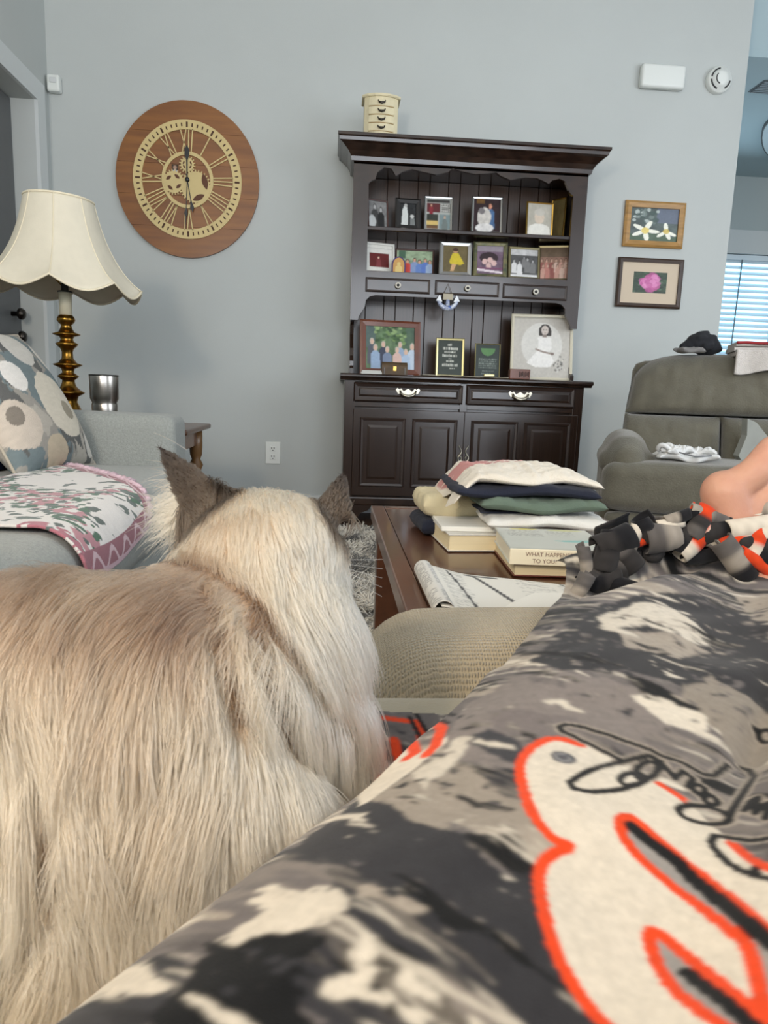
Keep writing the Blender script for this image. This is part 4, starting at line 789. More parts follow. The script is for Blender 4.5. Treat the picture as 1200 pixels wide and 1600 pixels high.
# ================================================================== end table, lamp, tumbler
TZ = 0.56; tabm = mat('end_table_wood', C(104, 66, 40), 0.35, wood=True, vscale=3, col2=C(82, 50, 30), stretch=(1, 8, 8), coat=0.3)
ex1 = float(atZ(306, 668, TZ)[0]); et = wempty('end_table', (-0.85, 2.9, 0), 'brown wooden end table with turned legs behind the sofa arm', 'side table')
box('table_top', -1.22, ex1, 2.63, 3.15, TZ-0.022, TZ, tabm, et, 0.008, 3); box('apron', -1.18, ex1-0.045, 2.68, 3.10, TZ-0.09, TZ-0.022, tabm, et, 0.003)
legp = [(0.014, 0), (0.02, 0.02), (0.024, 0.05), (0.016, 0.08), (0.022, 0.20), (0.028, 0.30), (0.020, 0.36), (0.030, 0.385), (0.018, 0.41), (0.026, 0.43), (0.028, TZ-0.09), (0.028, TZ-0.024)]
for xx in (-1.17, ex1-0.055):
    for yy in (2.69, 3.09): lathe('leg', legp, mat('turned_leg', C(112, 80, 46), 0.35, coat=0.3), et, 16, (xx, yy, 0))
LY = 2.85; K = LY/FPX*1.02; lx = float(atY(104, 520, LY)[0]); lamp = wempty('table_lamp', (lx, LY, TZ), 'brass table lamp with cream scalloped bell shade on the end table', 'lamp')
zpx = lambda y: float(atY(104, y, LY)[2])
bras = mat('aged_brass', C(150, 112, 48), 0.28, 1.0, var=0.35, vscale=25)
pr = [(659, 34), (655, 34), (650, 28), (641, 17), (636, 15), (628, 11), (619, 13), (614.5, 21), (612.5, 22), (610, 17), (604, 11), (598, 9), (594, 8.5), (590, 13), (588, 15), (586, 13), (582, 8), (576, 9), (571.5, 18), (569.5, 20.5), (567, 13), (560, 8), (550, 7.5), (545, 9), (540, 14), (537, 15.5), (534, 10), (530, 8.5), (526, 10), (523.5, 18), (521.8, 19), (519, 11), (513, 8), (508, 7), (505, 10), (501, 12.5), (497, 12), (493, 9.5), (492, 8)]
lathe('lamp_base', [(w*K, (zpx(y)-TZ) if i else 0.001) for i, (y, w) in enumerate(pr)], bras, lamp, 36, (lx, LY, TZ))
lathe('candle_sleeve', [(8.5*K, zpx(493)), (8.8*K, zpx(457)), (6*K, zpx(456)), (0, zpx(456))], mat('candle_cream', C(206, 200, 176), 0.5), lamp, 24, (lx, LY, 0))
lathe('socket', [(10*K, zpx(457)), (10*K, zpx(455)), (5*K, zpx(454)), (5*K, zpx(440)), (0, zpx(440))], blk, lamp, 16, (lx, LY, 0))
tube('harp', [(lx+r_*K, LY, zpx(y)) for r_, y in ((5, 445), (22, 425), (26, 385), (20, 340), (0, 318), (-20, 340), (-26, 385), (-22, 425), (-5, 445))], 0.003, bras, lamp, 6)
nS, nV = 128, 26; sh = []
for j in range(nV):
    t = j/(nV-1); row = []
    for i in range(nS):
        a = 2*math.pi*i/nS+0.2; seg8 = (i % (nS//8))/(nS/8); lobe = abs(math.sin(math.pi*(i*8/nS)))
        r0 = (46+26*t+34*t**2.6)*K; r = r0*(1-0.045*lobe*(0.25+0.75*t)) + 0.004*max(0, t-0.9)*10; drop = (-0.034*(lobe-0.5))*t**4
        zt_ = 1.0; zz = zpx(313)*(1-t)+zpx(452)*t; zz += (-0.040*(lobe-0.45))*t**6
        row.append((lx-0.008+r*math.cos(a), LY+r*math.sin(a), zz-0.0))
    sh.append(row)
S = np.array(sh); S = np.concatenate([S, S[:, :1]], 1)
tilt = np.array(S); tilt[..., 2] += -(S[..., 0]-lx)*0.03; o = grid_mesh('lamp_shade', tilt, mat('shade_fabric', C(214, 207, 188), 0.8, var=0.03, vscale=30, bump=0.05, bscale=300), lamp, flip=True); solid(o, 0.003)
o2 = tube('shade_trim', [tuple(p) for p in tilt[-1]], 0.0042, mat('shade_piping', C(226, 216, 190), 0.8), lamp, 6); tube('shade_trim', [tuple(p) for p in tilt[0]], 0.004, MATS['shade_piping'], lamp, 6)
for q in range(8):
    i = q*(nS//8); tube('shade_rib', [tuple(tilt[j, i]) for j in range(nV)], 0.0022, MATS['shade_piping'], lamp, 5)
MY = 2.76; mx = float(atY(163, 610, MY)[0]); k_ = MY/FPX
zq = lambda y: float(atY(163, y, MY)[2])
steel = mat('brushed_steel', C(176, 172, 166), 0.28, 1.0, var=0.1, vscale=60, stretch=(1, 1, 30))
tm = wempty('steel_tumbler', (mx, MY, TZ), 'brushed stainless steel tumbler on the end table beside the lamp', 'tumbler')
lathe('cup', [(0.0, TZ+0.001), (17*k_, TZ+0.001), (18*k_, TZ+0.004), (18.6*k_, zq(632)), (17.6*k_, zq(629)), (20.5*k_, zq(623)), (21*k_, zq(588)), (20.5*k_, zq(586)), (19.5*k_, zq(587)), (18.5*k_, zq(620)), (0, zq(621))], steel, tm, 40, (mx, MY, 0))
lathe('rim', [(20.6*k_, zq(588.5)), (21.4*k_, zq(587)), (20.8*k_, zq(585.4)), (20*k_, zq(586.5))], mat('rim_steel', C(90, 90, 88), 0.3, 1.0), tm, 40, (mx, MY, 0))

# ================================================================== recliner across the room
recm = mat('recliner_fabric', C(94, 90, 76), 0.85, var=0.14, vscale=22, bump=0.35, bscale=160, sheen=0.35)
RCX = 1.52; RPIV = (RCX, 2.58, 0.0); RROT = math.radians(-20)
rec = wempty('recliner', RPIV, 'grey green plush recliner armchair beside the hutch', 'armchair')
rec.rotation_euler = (0, 0, RROT)
def rloc(p):       # room point -> the recliner's own unturned frame
    dx, dy = p[0]-RPIV[0], p[1]-RPIV[1]; c_, s_r = math.cos(-RROT), math.sin(-RROT); return np.array([RPIV[0]+dx*c_-dy*s_r, RPIV[1]+dx*s_r+dy*c_, p[2]])
RL = RCX-0.50; RR = 2*RCX-RL
zs_t = float(atY(1060, 727, 2.58)[2]); zs_b = float(atY(1060, 808, 2.58)[2])
cushion_box('base', RL+0.05, RR-0.05, 2.62, 3.45, 0.04, zs_b, 0.03, recm, rec, n=10)
cushion_box('seat', RL+0.03, RR-0.03, 2.50, 3.02, zs_b+0.004, zs_t, 0.055, recm, rec, 0.012, 26, wob=0.0015)
cushion_box('footrest_panel', RL+0.05, RR-0.05, 2.53, 2.62, 0.07, zs_b-0.002, 0.03, recm, rec, 0.006, 18)
za_ = float(atY(960, 690, 2.72)[2])
for sgn, xa in ((1, RL), (-1, RR)):
    cap = []
    xm = xa+sgn*0.115
    for k2, (yy, zz, rad) in enumerate(((2.60, za_-0.075, 0.070), (2.66, za_-0.055, 0.082), (2.78, za_-0.050, 0.090), (2.95, za_-0.05, 0.09), (3.15, za_-0.06, 0.085))):
        cap.append(((xm, yy, zz), rad))
    caps = [(cap[i][0], cap[i][1], cap[i+1][0], cap[i+1][1]) for i in range(4)]+[((xm-sgn*0.06, 2.64, za_-0.08), 0.05, (xm-sgn*0.06, 3.1, za_-0.09), 0.05), ((xm+sgn*0.07, 2.66, za_-0.09), 0.055, (xm+sgn*0.08, 3.1, za_-0.1), 0.05)]
    arm = organic('arm', caps, 0.012, recm, rec, 10)
    cushion_box('arm_side', min(xa+sgn*0.02, xa+sgn*0.17), max(xa+sgn*0.02, xa+sgn*0.17), 2.62, 3.3, 0.05, za_-0.07, 0.03, recm, arm, n=10)
def back_pt(u, v):        # u -1..1 across, v 0..1 up
    zb_, zt_ = zs_t-0.06, 0.935
    return None
zt1 = float(atY(1080, 552, 3.05)[2]); seam = float(atY(1080, 650, 2.92)[2])
def back_grid(name, u0, u1, v0, v1, bulge, nn=46):
    U, V = np.meshgrid(np.linspace(0, 1, nn), np.linspace(0, 1, nn)); u = u0+(u1-u0)*U; zz = v0+(v1-v0)*V
    fr = (zz-(zs_t-0.06))/(zt1-(zs_t-0.06)); hw_ = 0.40-0.05*fr**2-0.05*np.clip(fr-0.8, 0, 1)**2*25; yb = 2.86+0.24*fr
    kk = (np.clip(1-np.abs(2*U-1)**4, 0, 1)*np.clip(1-np.abs(2*V-1)**4, 0, 1))**0.5
    y = yb-bulge*kk-0.02*np.sin(3.1*U)*0+0.006*(fbm(u*9, zz*9, 3)-0.5)*4*kk
    topr = np.where(v1 >= zt1-1e-6, -0.035*np.abs(u)**4*V, 0)
    return grid_mesh(name, np.stack([RCX+u*hw_, y, zz+topr], -1), recm, rec)
for nm, a in (('back_pillow_lower', (-1, -0.002, zs_t-0.07, seam, 0.075)), ('back_pillow_lower', (0.002, 1, zs_t-0.07, seam, 0.075)), ('back_pillow_upper', (-1, 1, seam+0.002, zt1, 0.10))):
    o = back_grid(nm, *a); solid(o, 0.16, 1.0)
    for md in o.modifiers: md.offset = -1.0
cushion_box('back_shell', RCX-0.36, RCX+0.36, 3.14, 3.27, 0.25, zt1-0.03, 0.04, recm, rec, 0.01, 14)
# things on the recliner
def slab(name, cx, cy, w, d, th, base, m, label, cat, rz=0.0, wr=0.004, n=60, seed=0, dome=0.0, parent=None, colors=None, group=None, p=6.0, fray=0.012, wf=9.0):
    # a folded cloth: rounded fold edges, wrinkled top, resting on base(x,y)
    a, b = np.meshgrid(np.linspace(-1, 1, n), np.linspace(-1, 1, n)); ca, sa = math.cos(rz), math.sin(rz)
    fx = 1+fray*(vnoise(b*3+seed, a*0+seed, seed)-0.5)*8*np.abs(a); fy = 1+fray*(vnoise(a*3+seed, b*0+9, seed+3)-0.5)*8*np.abs(b)
    lx_, ly_ = a*w/2*fx, b*d/2*fy; x, y = cx+lx_*ca-ly_*sa, cy+lx_*sa+ly_*ca
    e = (np.clip(1-np.abs(a)**p, 0, 1)*np.clip(1-np.abs(b)**p, 0, 1))**0.5
    bz = base(x, y)+(0.0 if th < 0.012 else 1.0)*wr*1.2*np.sin(a*4.2+seed)*np.abs(b)**2; nz = (fbm(a*wf/3+seed, b*wf/2, seed)-0.5)*2; nz2 = (fbm(a*wf+seed, b*2+seed, seed+5)-0.5)*2
    ztop = bz+th*(0.5+0.5*e)+wr*(nz+nz2)*e+dome*(1-a*a)*(1-b*b); zbot = bz+0.0008+th*(0.5-0.5*e)
    P1 = np.stack([x, y, ztop], -1); P2 = np.stack([x, y, np.minimum(zbot, ztop-0.0006)], -1)
    idx = np.arange(n*n).reshape(n, n); q = np.stack([idx[:-1, :-1], idx[:-1, 1:], idx[1:, 1:], idx[1:, :-1]], -1).reshape(-1, 4); f = np.concatenate([q, q[:, ::-1]+n*n])
    bd = np.concatenate([idx[0, :], idx[1:, -1], idx[-1, -2::-1], idx[-2:0:-1, 0]]); bd2 = np.roll(bd, -1); f = np.concatenate([f, np.stack([bd2, bd, bd+n*n, bd2+n*n], -1)])
    me = bpy.data.meshes.new(name); V_ = np.concatenate([P1.reshape(-1, 3), P2.reshape(-1, 3)]); me.vertices.add(len(V_)); me.vertices.foreach_set('co', V_.astype(np.float32).ravel()); me.loops.add(len(f)*4); me.loops.foreach_set('vertex_index', f.astype(np.int32).ravel())
    me.polygons.add(len(f)); me.polygons.foreach_set('loop_start', np.arange(0, len(f)*4, 4, dtype=np.int32)); me.update(calc_edges=True)
    if colors is not None: c_ = colors(a, b).reshape(-1, 3); set_col(me, np.concatenate([c_, c_]))
    o = link(name, me, m, parent, True)
    if label: tag(o, label, cat, group)
    def top(X, Y):
        u = ((X-cx)*ca+(Y-cy)*sa)/(w/2); v = (-(X-cx)*sa+(Y-cy)*ca)/(d/2); inside = np.clip(1-np.abs(u)**p, 0, 1)*np.clip(1-np.abs(v)**p, 0, 1)
        return base(X, Y)+th+dome*np.clip((1-u*u), 0, 1)*np.clip(1-v*v, 0, 1)+wr*0.3
    return o, top
fab = lambda nm, c, v=0.08: mat(nm, c, 0.9, var=v, vscale=12, bump=0.25, bscale=500, sheen=0.04)
towm = mat('terry_white', C(206, 200, 194), 0.95, var=0.08, vscale=50, bump=0.5, bscale=260)
tp = rloc(atY(1146, 538, 2.96)); tb = rloc(atY(1146, 582, 2.93))
tw = wempty('folded_towel', RPIV, 'folded pale towel with dark red edge lying over the recliner top', 'towel'); tw.rotation_euler = (0, 0, RROT)
def fold_roll(name, x0, x1, yc, zc, w, h, m, par, layers=3, seed=1):
    # side-on stack of folded layers with rounded front folds
    for i in range(layers):
        zz = zc+i*h/layers; hh = h/layers; prof = [(yc+w/2, zz+hh*0.05), (yc-w/2+hh*0.4, zz+hh*0.05)]+[(yc-w/2+hh*0.4-hh*0.45*math.sin(t)*(1+0.3*((i+seed) % 2)), zz+hh/2-hh*0.45*math.cos(t)) for t in np.linspace(0.2, math.pi-0.2, 7)]+[(yc+w/2, zz+hh*0.95)]
        o = prism('fold', prof, 'x', x0+0.006*((i+seed) % 2), x1-0.004*i, m, par, 0.0)
    return o
fold_roll('fold', tp[0], tp[0]+0.26, 3.06, zt1-0.012, 0.20, tp[2]-zt1+0.02, towm, tw, 3)
# drop over the front of the back cushion
P = []; U = np.linspace(0, 1, 30); Vv = np.linspace(0, 1, 16)
for v in Vv: P.append([(tp[0]+0.004+0.255*u, 2.944-0.004+0.008*math.sin(u*9)-0.0*v, zt1+0.012-v*(zt1+0.012-tb[2]+0.01*math.sin(u*7+1))) for u in U])
o = grid_mesh('hanging_fold', np.array(P), towm, tw); solid(o, 0.012)
o = tube('red_edge', [(tp[0]+0.005+0.255*u, 2.944+0.008*math.sin(u*9), tp[2]+0.004+0.002*math.sin(u*12)) for u in U], 0.006, mat('red_hem', C(150, 40, 44), 0.8), tw, 8)
# black cap with grey brim
cx_, _, cz_ = atY(1086, 540, 3.06); cp_ = wempty('winter_hat', (cx_, 3.06, zt1), 'crumpled black knit hat with grey cuff on top of the recliner', 'hat')
blkn = fab('black_knit', C(24, 26, 32), 0.3)
caps = [((cx_+dx*0.9, 3.06+dy, zt1+dz), r, (cx_+dx*0.9+0.02, 3.06+dy, zt1+dz+0.006), r*0.9) for dx, dy, dz, r in ((0.0, 0, 0.045, 0.04), (0.04, 0.01, 0.035, 0.04), (0.075, 0.0, 0.025, 0.032), (0.015, -0.01, 0.07, 0.025), (-0.03, 0.0, 0.03, 0.03), (0.05, -0.02, 0.055, 0.024), (-0.055, 0.0, 0.026, 0.02), (0.03, -0.035, 0.03, 0.02), (0.0, -0.03, 0.062, 0.014), (0.07, -0.02, 0.045, 0.014), (0.1, 0.0, 0.016, 0.016), (0.03, 0.0, 0.082, 0.014))]
organic('crown', caps, 0.005, blkn, cp_, 2)
slab('cuff', cx_-0.035, 3.03, 0.12, 0.07, 0.024, (lambda X, Y: np.zeros_like(X)+zt1-0.002), fab('grey_knit', C(120, 118, 116)), None, None, 0.1, 0.004, 40, 6, 0.0, cp_, None, None, 6.0, 0.03, 9.0)
# white laundry on the seat
wc = atZ(1090, 722, zs_t+0.012); zz0 = zs_t+0.010
shirt_w = fab('white_cotton', C(216, 216, 214), 0.06)
flat = lambda z: (lambda X, Y: np.zeros_like(X)+z)
wy = 2.70
lw = float(atY(1130, 705, wy)[0]-atY(1050, 705, wy)[0])
lay_ = wempty('rumpled_shirt', (wc[0], wy, zz0), 'rumpled white shirt lying on the recliner seat', 'shirt')
slab('shirt_body', wc[0], wy, lw*0.95, 0.16, 0.026, flat(zz0), shirt_w, None, None, -0.3, 0.009, 70, 23, 0.0, lay_, None, None, 9.0, 0.05, 9.0)
slab('sleeve', wc[0]-0.045, wy-0.02, 0.13, 0.07, 0.020, flat(zz0+0.026), shirt_w, None, None, 0.5, 0.010, 50, 31, 0.010, lay_, None, None, 6.0, 0.06, 8.0)
slab('sleeve', wc[0]+0.06, wy+0.01, 0.11, 0.06, 0.018, flat(zz0+0.024), shirt_w, None, None, -0.6, 0.009, 50, 37, 0.008, lay_, None, None, 6.0, 0.06, 8.0)
tube('collar', [(wc[0]-0.10+0.028*math.cos(t_k), wy-0.03+0.02*math.sin(t_k), zz0+0.050+0.010*math.sin(2*t_k)) for t_k in np.linspace(0, 5.2, 18)], 0.009, shirt_w, lay_, 8)
tube('dark_edge', [(wc[0]-0.07, wy-0.085, zz0+0.036), (wc[0]-0.01, wy-0.092, zz0+0.022), (wc[0]+0.05, wy-0.10, zz0+0.028)], 0.003, fab('grey_rib', C(110, 112, 116)), lay_, 6)
gp = [atY(*q, 2.75) for q in ((1166, 654), (1180, 660), (1200, 685), (1225, 720), (1160, 725), (1152, 712), (1165, 680))]
o = prism('grey_cloth', [(p[0], p[2]) for p in gp], 'y', 2.74, 2.78, fab('grey_fleece', C(146, 148, 142)), None, 0.0); o.location.z = 0; tag(o, 'pale grey peaked cloth standing on the recliner seat behind the foot', 'cloth')

# ================================================================== coffee table and what lies on it
CZ = 0.42; cx0, cx1, cy0, cy1 = 0.108, 0.70, 0.87, 1.866
ctm = mat('coffee_table_wood', C(88, 54, 36), 0.3, var=0.25, vscale=5, stretch=(6, 0.8, 6), coat=0.5)
ct = wempty('coffee_table', ((cx0+cx1)/2, (cy0+cy1)/2, 0), 'dark brown wooden coffee table stacked with laundry and books', 'table')
cb = mat('coffee_table_rim', C(104, 70, 50), 0.32, var=0.2, vscale=6, stretch=(6, 0.8, 6), coat=0.4)
box('top_panel', cx0+0.036, cx1-0.036, cy0+0.036, cy1-0.036, CZ-0.03, CZ-0.0015, ctm, ct)
for x0, x1, y0, y1 in ((cx0, cx0+0.035, cy0, cy1), (cx1-0.035, cx1, cy0, cy1), (cx0+0.035, cx1-0.035, cy0, cy0+0.035), (cx0+0.035, cx1-0.035, cy1-0.035, cy1)): box('top_border', x0, x1, y0, y1, CZ-0.035, CZ, cb, ct, 0.003)
for x0, x1, y0, y1 in ((cx0+0.03, cx0+0.05, cy0+0.06, cy1-0.06), (cx1-0.05, cx1-0.03, cy0+0.06, cy1-0.06), (cx0+0.06, cx1-0.06, cy0+0.03, cy0+0.05), (cx0+0.06, cx1-0.06, cy1-0.05, cy1-0.03)): box('apron', x0, x1, y0, y1, CZ-0.11, CZ-0.03, ctm, ct)
for x0 in (cx0+0.015, cx1-0.08):
    for y0 in (cy0+0.015, cy1-0.08): box('leg', x0, x0+0.065, y0, y0+0.065, 0.0125 if y0 > 0.98 else 0.0, CZ-0.03, ctm, ct, 0.006)
paperm = mat('book_pages', C(222, 206, 168), 0.85, var=0.08, vscale=4, stretch=(1, 1, 120)); white_p = mat('white_paper', C(224, 222, 214), 0.8)
def book(name, x0, x1, y0, y1, z0, th, cov, label, rz=0.0, pages=paperm, over=0.003):
    cx, cy = (x0+x1)/2, (y0+y1)/2; r = empty(name, (cx, cy, z0), rz, label, 'book'); w, d = x1-x0, y1-y0
    box('page_block', -w/2+over, w/2-over, -d/2+over, d/2-over, 0.0025, th-0.0025, pages, r); box('cover', -w/2, w/2, -d/2, d/2, 0.0003, 0.0025, cov, r, 0.0006, 1); box('cover', -w/2, w/2, -d/2, d/2, th-0.0025, th, cov, r, 0.0006, 1); return r
def zrect(z, x0, y0, x1, y1): a, b = atZ(x0, y0, z), atZ(x1, y1, z); return a, b
# thick paperback
p0 = atZ(676, 860, CZ); p1 = atZ(805, 866, CZ)
g0 = atZ(694, 861, CZ)
bk1 = book('paperback_book', float(g0[0]), float(g0[0])+0.20, float(g0[1]), float(g0[1])+0.17, CZ+0.0005, 0.034, mat('paper_cover', C(206, 202, 192), 0.5), 'thick paperback with cream page edges under the laundry pile', math.radians(4))
z_b1 = CZ+0.0345
sheets = box('paper_pad', float(g0[0])-0.004, float(g0[0])+0.33, float(g0[1])+0.02, float(g0[1])+0.20, z_b1+0.0005, z_b1+0.010, white_p, None, 0.001, 1); tag(sheets, 'white paper pad lying on the thick paperback', 'paper pad'); sheets.rotation_euler = (0, 0, 0)
# two books at the front: red-brown below, white hardback above
h0 = atZ(792, 905, CZ); redb = mat('red_book_cover', C(104, 56, 46), 0.5); z_r = CZ+0.0005
bk2 = book('red_book', float(h0[0])+0.02, float(h0[0])+0.175, float(h0[1])+0.012, float(h0[1])+0.22, z_r, 0.022, redb, 'red brown book lowest in the pair beside the open newspaper', math.radians(-3))
cv = Canvas(20, 20, C(200, 130, 110)); cv.ell(0.5, 0.45, 0.3, 0.36, C(220, 170, 140)); 
whc = mat('white_book_cover', C(196, 198, 190), 0.4, var=0.06, vscale=6); z_h = z_r+0.0225
s0 = atY(783, 890, float(h0[1])+0.0)
bk3 = book('hardback_book', float(h0[0])+0.012, float(h0[0])+0.185, float(h0[1]), float(h0[1])+0.185, z_h, 0.028, whc, 'white hardback book with lettered spine lying on the red book', math.radians(-5), mat('hard_pages', C(226, 218, 196), 0.85))
w3 = 0.173
box('spine', -w3/2, w3/2, -0.0935, -0.0900, 0.0004, 0.0278, mat('spine_cream', C(226, 216, 190), 0.5), bk3, 0.001, 1)
ink2 = mat('spine_ink', C(120, 90, 76), 0.6)
text('spine_title', 'WHAT HAPPENED', 0.0098, ink2, bk3, (-0.020, -0.0936, 0.0190), (math.pi/2, 0, 0)); text('spine_title', 'TO YOU?', 0.0098, ink2, bk3, (-0.028, -0.0936, 0.0075), (math.pi/2, 0, 0)); text('spine_author', 'WINFREY', 0.006, ink2, bk3, (0.055, -0.1186, 0.022), (math.pi/2, 0, 0)) if False else None
cv = Canvas(70, 90, C(200, 202, 194)); cv.noise(5, 0.05, 2); rr_ = np.random.default_rng(2)
for i in range(9): lines(cv, [(0.12+i*0.035, 0.02, 0.08, 0.45)], C(150, 150, 146), i)
for i in range(7): lines(cv, [(0.14+i*0.035, 0.02, 0.52, 0.8)], C(156, 156, 150), i+20)
cv.ell(0.3, 0.04, 0.16, 0.03, C(206, 196, 90)); cv.ell(0.75, 0.06, 0.2, 0.03, C(196, 196, 120)); cv.poly([(0.5, 0.60), (0.98, 0.52), (0.98, 0.66), (0.62, 0.66)], C(150, 196, 190)); 
xs_, ys_ = np.meshgrid(np.linspace(-w3/2+0.002, w3/2-0.002, 70), np.linspace(0.09, -0.09, 90)); grid_mesh('jacket_print', np.stack([xs_, ys_, np.full(xs_.shape, 0.0284)], -1), PRINT, bk3, np.clip(cv.a, 0, 1), False, True)
# open newspaper with rolled edge
n0, n1, n2, n3 = [atZ(*q, CZ) for q in ((645, 902), (905, 922), (905, 995), (668, 985))]
nu, nv = 130, 110; U, V = np.meshgrid(np.linspace(0, 1, nu), np.linspace(0, 1, nv))
xl, xr = float(n0[0])+0.012, float(n1[0])+0.16; yt0, yt1, yb_ = float(n0[1]), float(n1[1])-0.02, 0.90
X_ = xl+(xr-xl)*U; Y_ = (yt0+(yt1-yt0)*U)*(1-V)+(yb_-0.01*U)*V; Z_ = CZ+0.006+0.012*np.exp(-(U/0.12)**2)*1.4+0.003*np.sin(U*7+V*3)
colr = np.zeros(U.shape+(3,)); colr[:] = C(216, 214, 206)
cvn = Canvas(nu, nv, C(216, 214, 206)); gcol = C(120, 120, 118)
for i in range(46):
    y = 0.03+i*0.021
    for xa, xb in ((0.06, 0.15), (0.36, 0.50), (0.52, 0.58), (0.72, 0.92)):
        if (i*7+int(xa*100)) % 5: lines(cvn, [(y, 0.012, xa, xb)], C(168, 168, 164), i*5+int(xa*10))
for p in ([(0.20, 0.04), (0.32, 0.75)], [(0.205, 0.04), (0.33, 0.75)], [(0.54, 0.0), (0.74, 0.7)], [(0.10, 0.03), (0.14, 0.9)], [(0.14, 0.9), (0.5, 0.86)]): cvn.line(p, 0.006, C(90, 90, 90))
cvn.rect(0.17, 0.02, 0.30, 0.06, C(110, 110, 108)); cvn.rect(0.70, 0.02, 0.78, 0.05, C(120, 120, 118)); cvn.rect(0.62, 0.55, 0.95, 0.56, C(140, 140, 138))
npap = wempty('newspaper', ((xl+xr)/2, (yt0+yb_)/2, CZ), 'open printed newspaper with a rolled edge on the coffee table', 'newspaper')
o = grid_mesh('page', np.stack([X_, Y_, Z_], -1), printed('newsprint', 0.8), npap, np.clip(cvn.a, 0, 1), True, True); solid(o, 0.0015, -1)
TH, V2 = np.meshgrid(np.linspace(-0.5*math.pi, 1.15*math.pi, 26), np.linspace(0, 1, 60)); rr2 = 0.0145
ya, yb2 = yt0, yb_; cxr = xl+0.004
P = np.stack([cxr+rr2*np.cos(TH+math.pi/2), ya*(1-V2)+yb2*V2+0*TH, CZ+0.0008+rr2+rr2*np.sin(TH+math.pi/2)], -1)
cr_ = np.zeros(P.shape); cr_[:] = C(206, 204, 198); lt = (np.sin(V2*190) > 0.2) & (np.abs(np.sin(TH*2)) > 0.35) & (vnoise(V2*200, TH*8, 3) > 0.35); cr_[lt] = C(150, 150, 148)
o = grid_mesh('rolled_edge', P, printed('newsprint', 0.8), npap, cr_); solid(o, 0.001)
box('page_stack', xl+0.01, xr-0.004, yb_+0.002, min(yt0, yt1)-0.012, CZ+0.0006, CZ+0.0042, white_p, npap)
# laundry pile
base0 = lambda X, Y: np.where((X > g0[0]-0.01), z_b1+0.0105, CZ+0.0005)+0*X
py_ = float(g0[1])+0.115; PXC = float(atY(800, 800, py_)[0])
def gx(px, py=800, Y=None): return float(atY(px, py, Y or py_)[0])
zmeas = lambda y, Y=None: float(atY(800, y, Y or py_)[2])
navy0, t0 = slab('navy_shorts', gx(705), py_+0.10, gx(752)-gx(657), 0.17, 0.036, base0 if False else flat(CZ+0.0008), fab('navy_cotton', C(17, 23, 42), 0.2), 'dark navy folded garment under the beige one on the table', 'garment', 0.05, 0.002, seed=3, p=10)
_, tb_ = slab('beige_trousers', gx(712), py_+0.10, gx(762)-gx(662), 0.16, 0.052, flat(CZ+0.038), fab('beige_cotton', C(206, 194, 160)), 'folded beige trousers behind the white shirt pile', 'garment', 0.03, 0.002, seed=5, p=9)
zp = z_b1+0.0108
pb = flat(zp)
_, tA = slab('white_towel', (gx(745)+gx(925))/2, py_, gx(925)-gx(750), 0.26, 0.024, pb, fab('white_fleece', C(216, 214, 208)), 'folded white fleece lowest in the laundry pile', 'garment', -0.04, 0.003, seed=8, p=14)
_, tS = slab('striped_shorts', (gx(735)+gx(880))/2-0.02, py_+0.02, gx(850)-gx(738), 0.20, 0.004, lambda X, Y: tA(X, Y), fab('blue_check', C(40, 44, 62), 0.4), 'thin dark blue checked shirt layer in the laundry pile', 'garment', 0.02, 0.001, seed=2, p=14)
_, tG = slab('green_shirt', (gx(733)+gx(923))/2, py_+0.008, gx(922)-gx(736), 0.245, 0.026, lambda X, Y: tS(X, Y), fab('sage_green', C(92, 108, 94), 0.12), 'sage green folded shirt in the middle of the laundry pile', 'garment', -0.03, 0.004, seed=11, dome=0.006, p=12)
_, tN = slab('navy_shirt', (gx(700)+gx(908))/2, py_+0.016, gx(908)-gx(698), 0.235, 0.022, lambda X, Y: tG(X, Y), MATS['navy_cotton'], 'navy blue folded shirt under the white top shirt', 'garment', 0.0, 0.003, seed=13, dome=0.0, p=14)
def pink(a, b):
    c_ = np.zeros(a.shape+(3,)); c_[:] = C(216, 208, 194); nz = fbm(a*4, b*4, 9); m_ = (b > 0.05+0.25*a) & (b < 0.85) & (a > -0.95) & (a < 0.45) & (nz > 0.40); c_[m_] = C(186, 128, 124)
    st = np.abs(b-(0.18-0.5*a*a+0.1*np.sin(a*3))) < 0.012; c_[st & (np.sin(a*60) > 0)] = C(170, 165, 155); return c_
drape = lambda X, Y: tN(X, Y)-0.22*np.clip(-(X-PXC)/0.165-0.55, 0, 1)**1.3-0.03*np.clip((X-PXC)/0.165-0.5, 0, 1)
_, tW = slab('white_shirt', (gx(690)+gx(921))/2, py_+0.03, gx(921)-gx(690), 0.235, 0.022, drape, printed('shirt_print', 0.9, 0.3, 200, 0.1), 'cream white shirt with pink print on top of the laundry pile', 'garment', 0.02, 0.0045, 90, 17, 0.012, None, pink, None, 9.0, 0.025, 12.0)

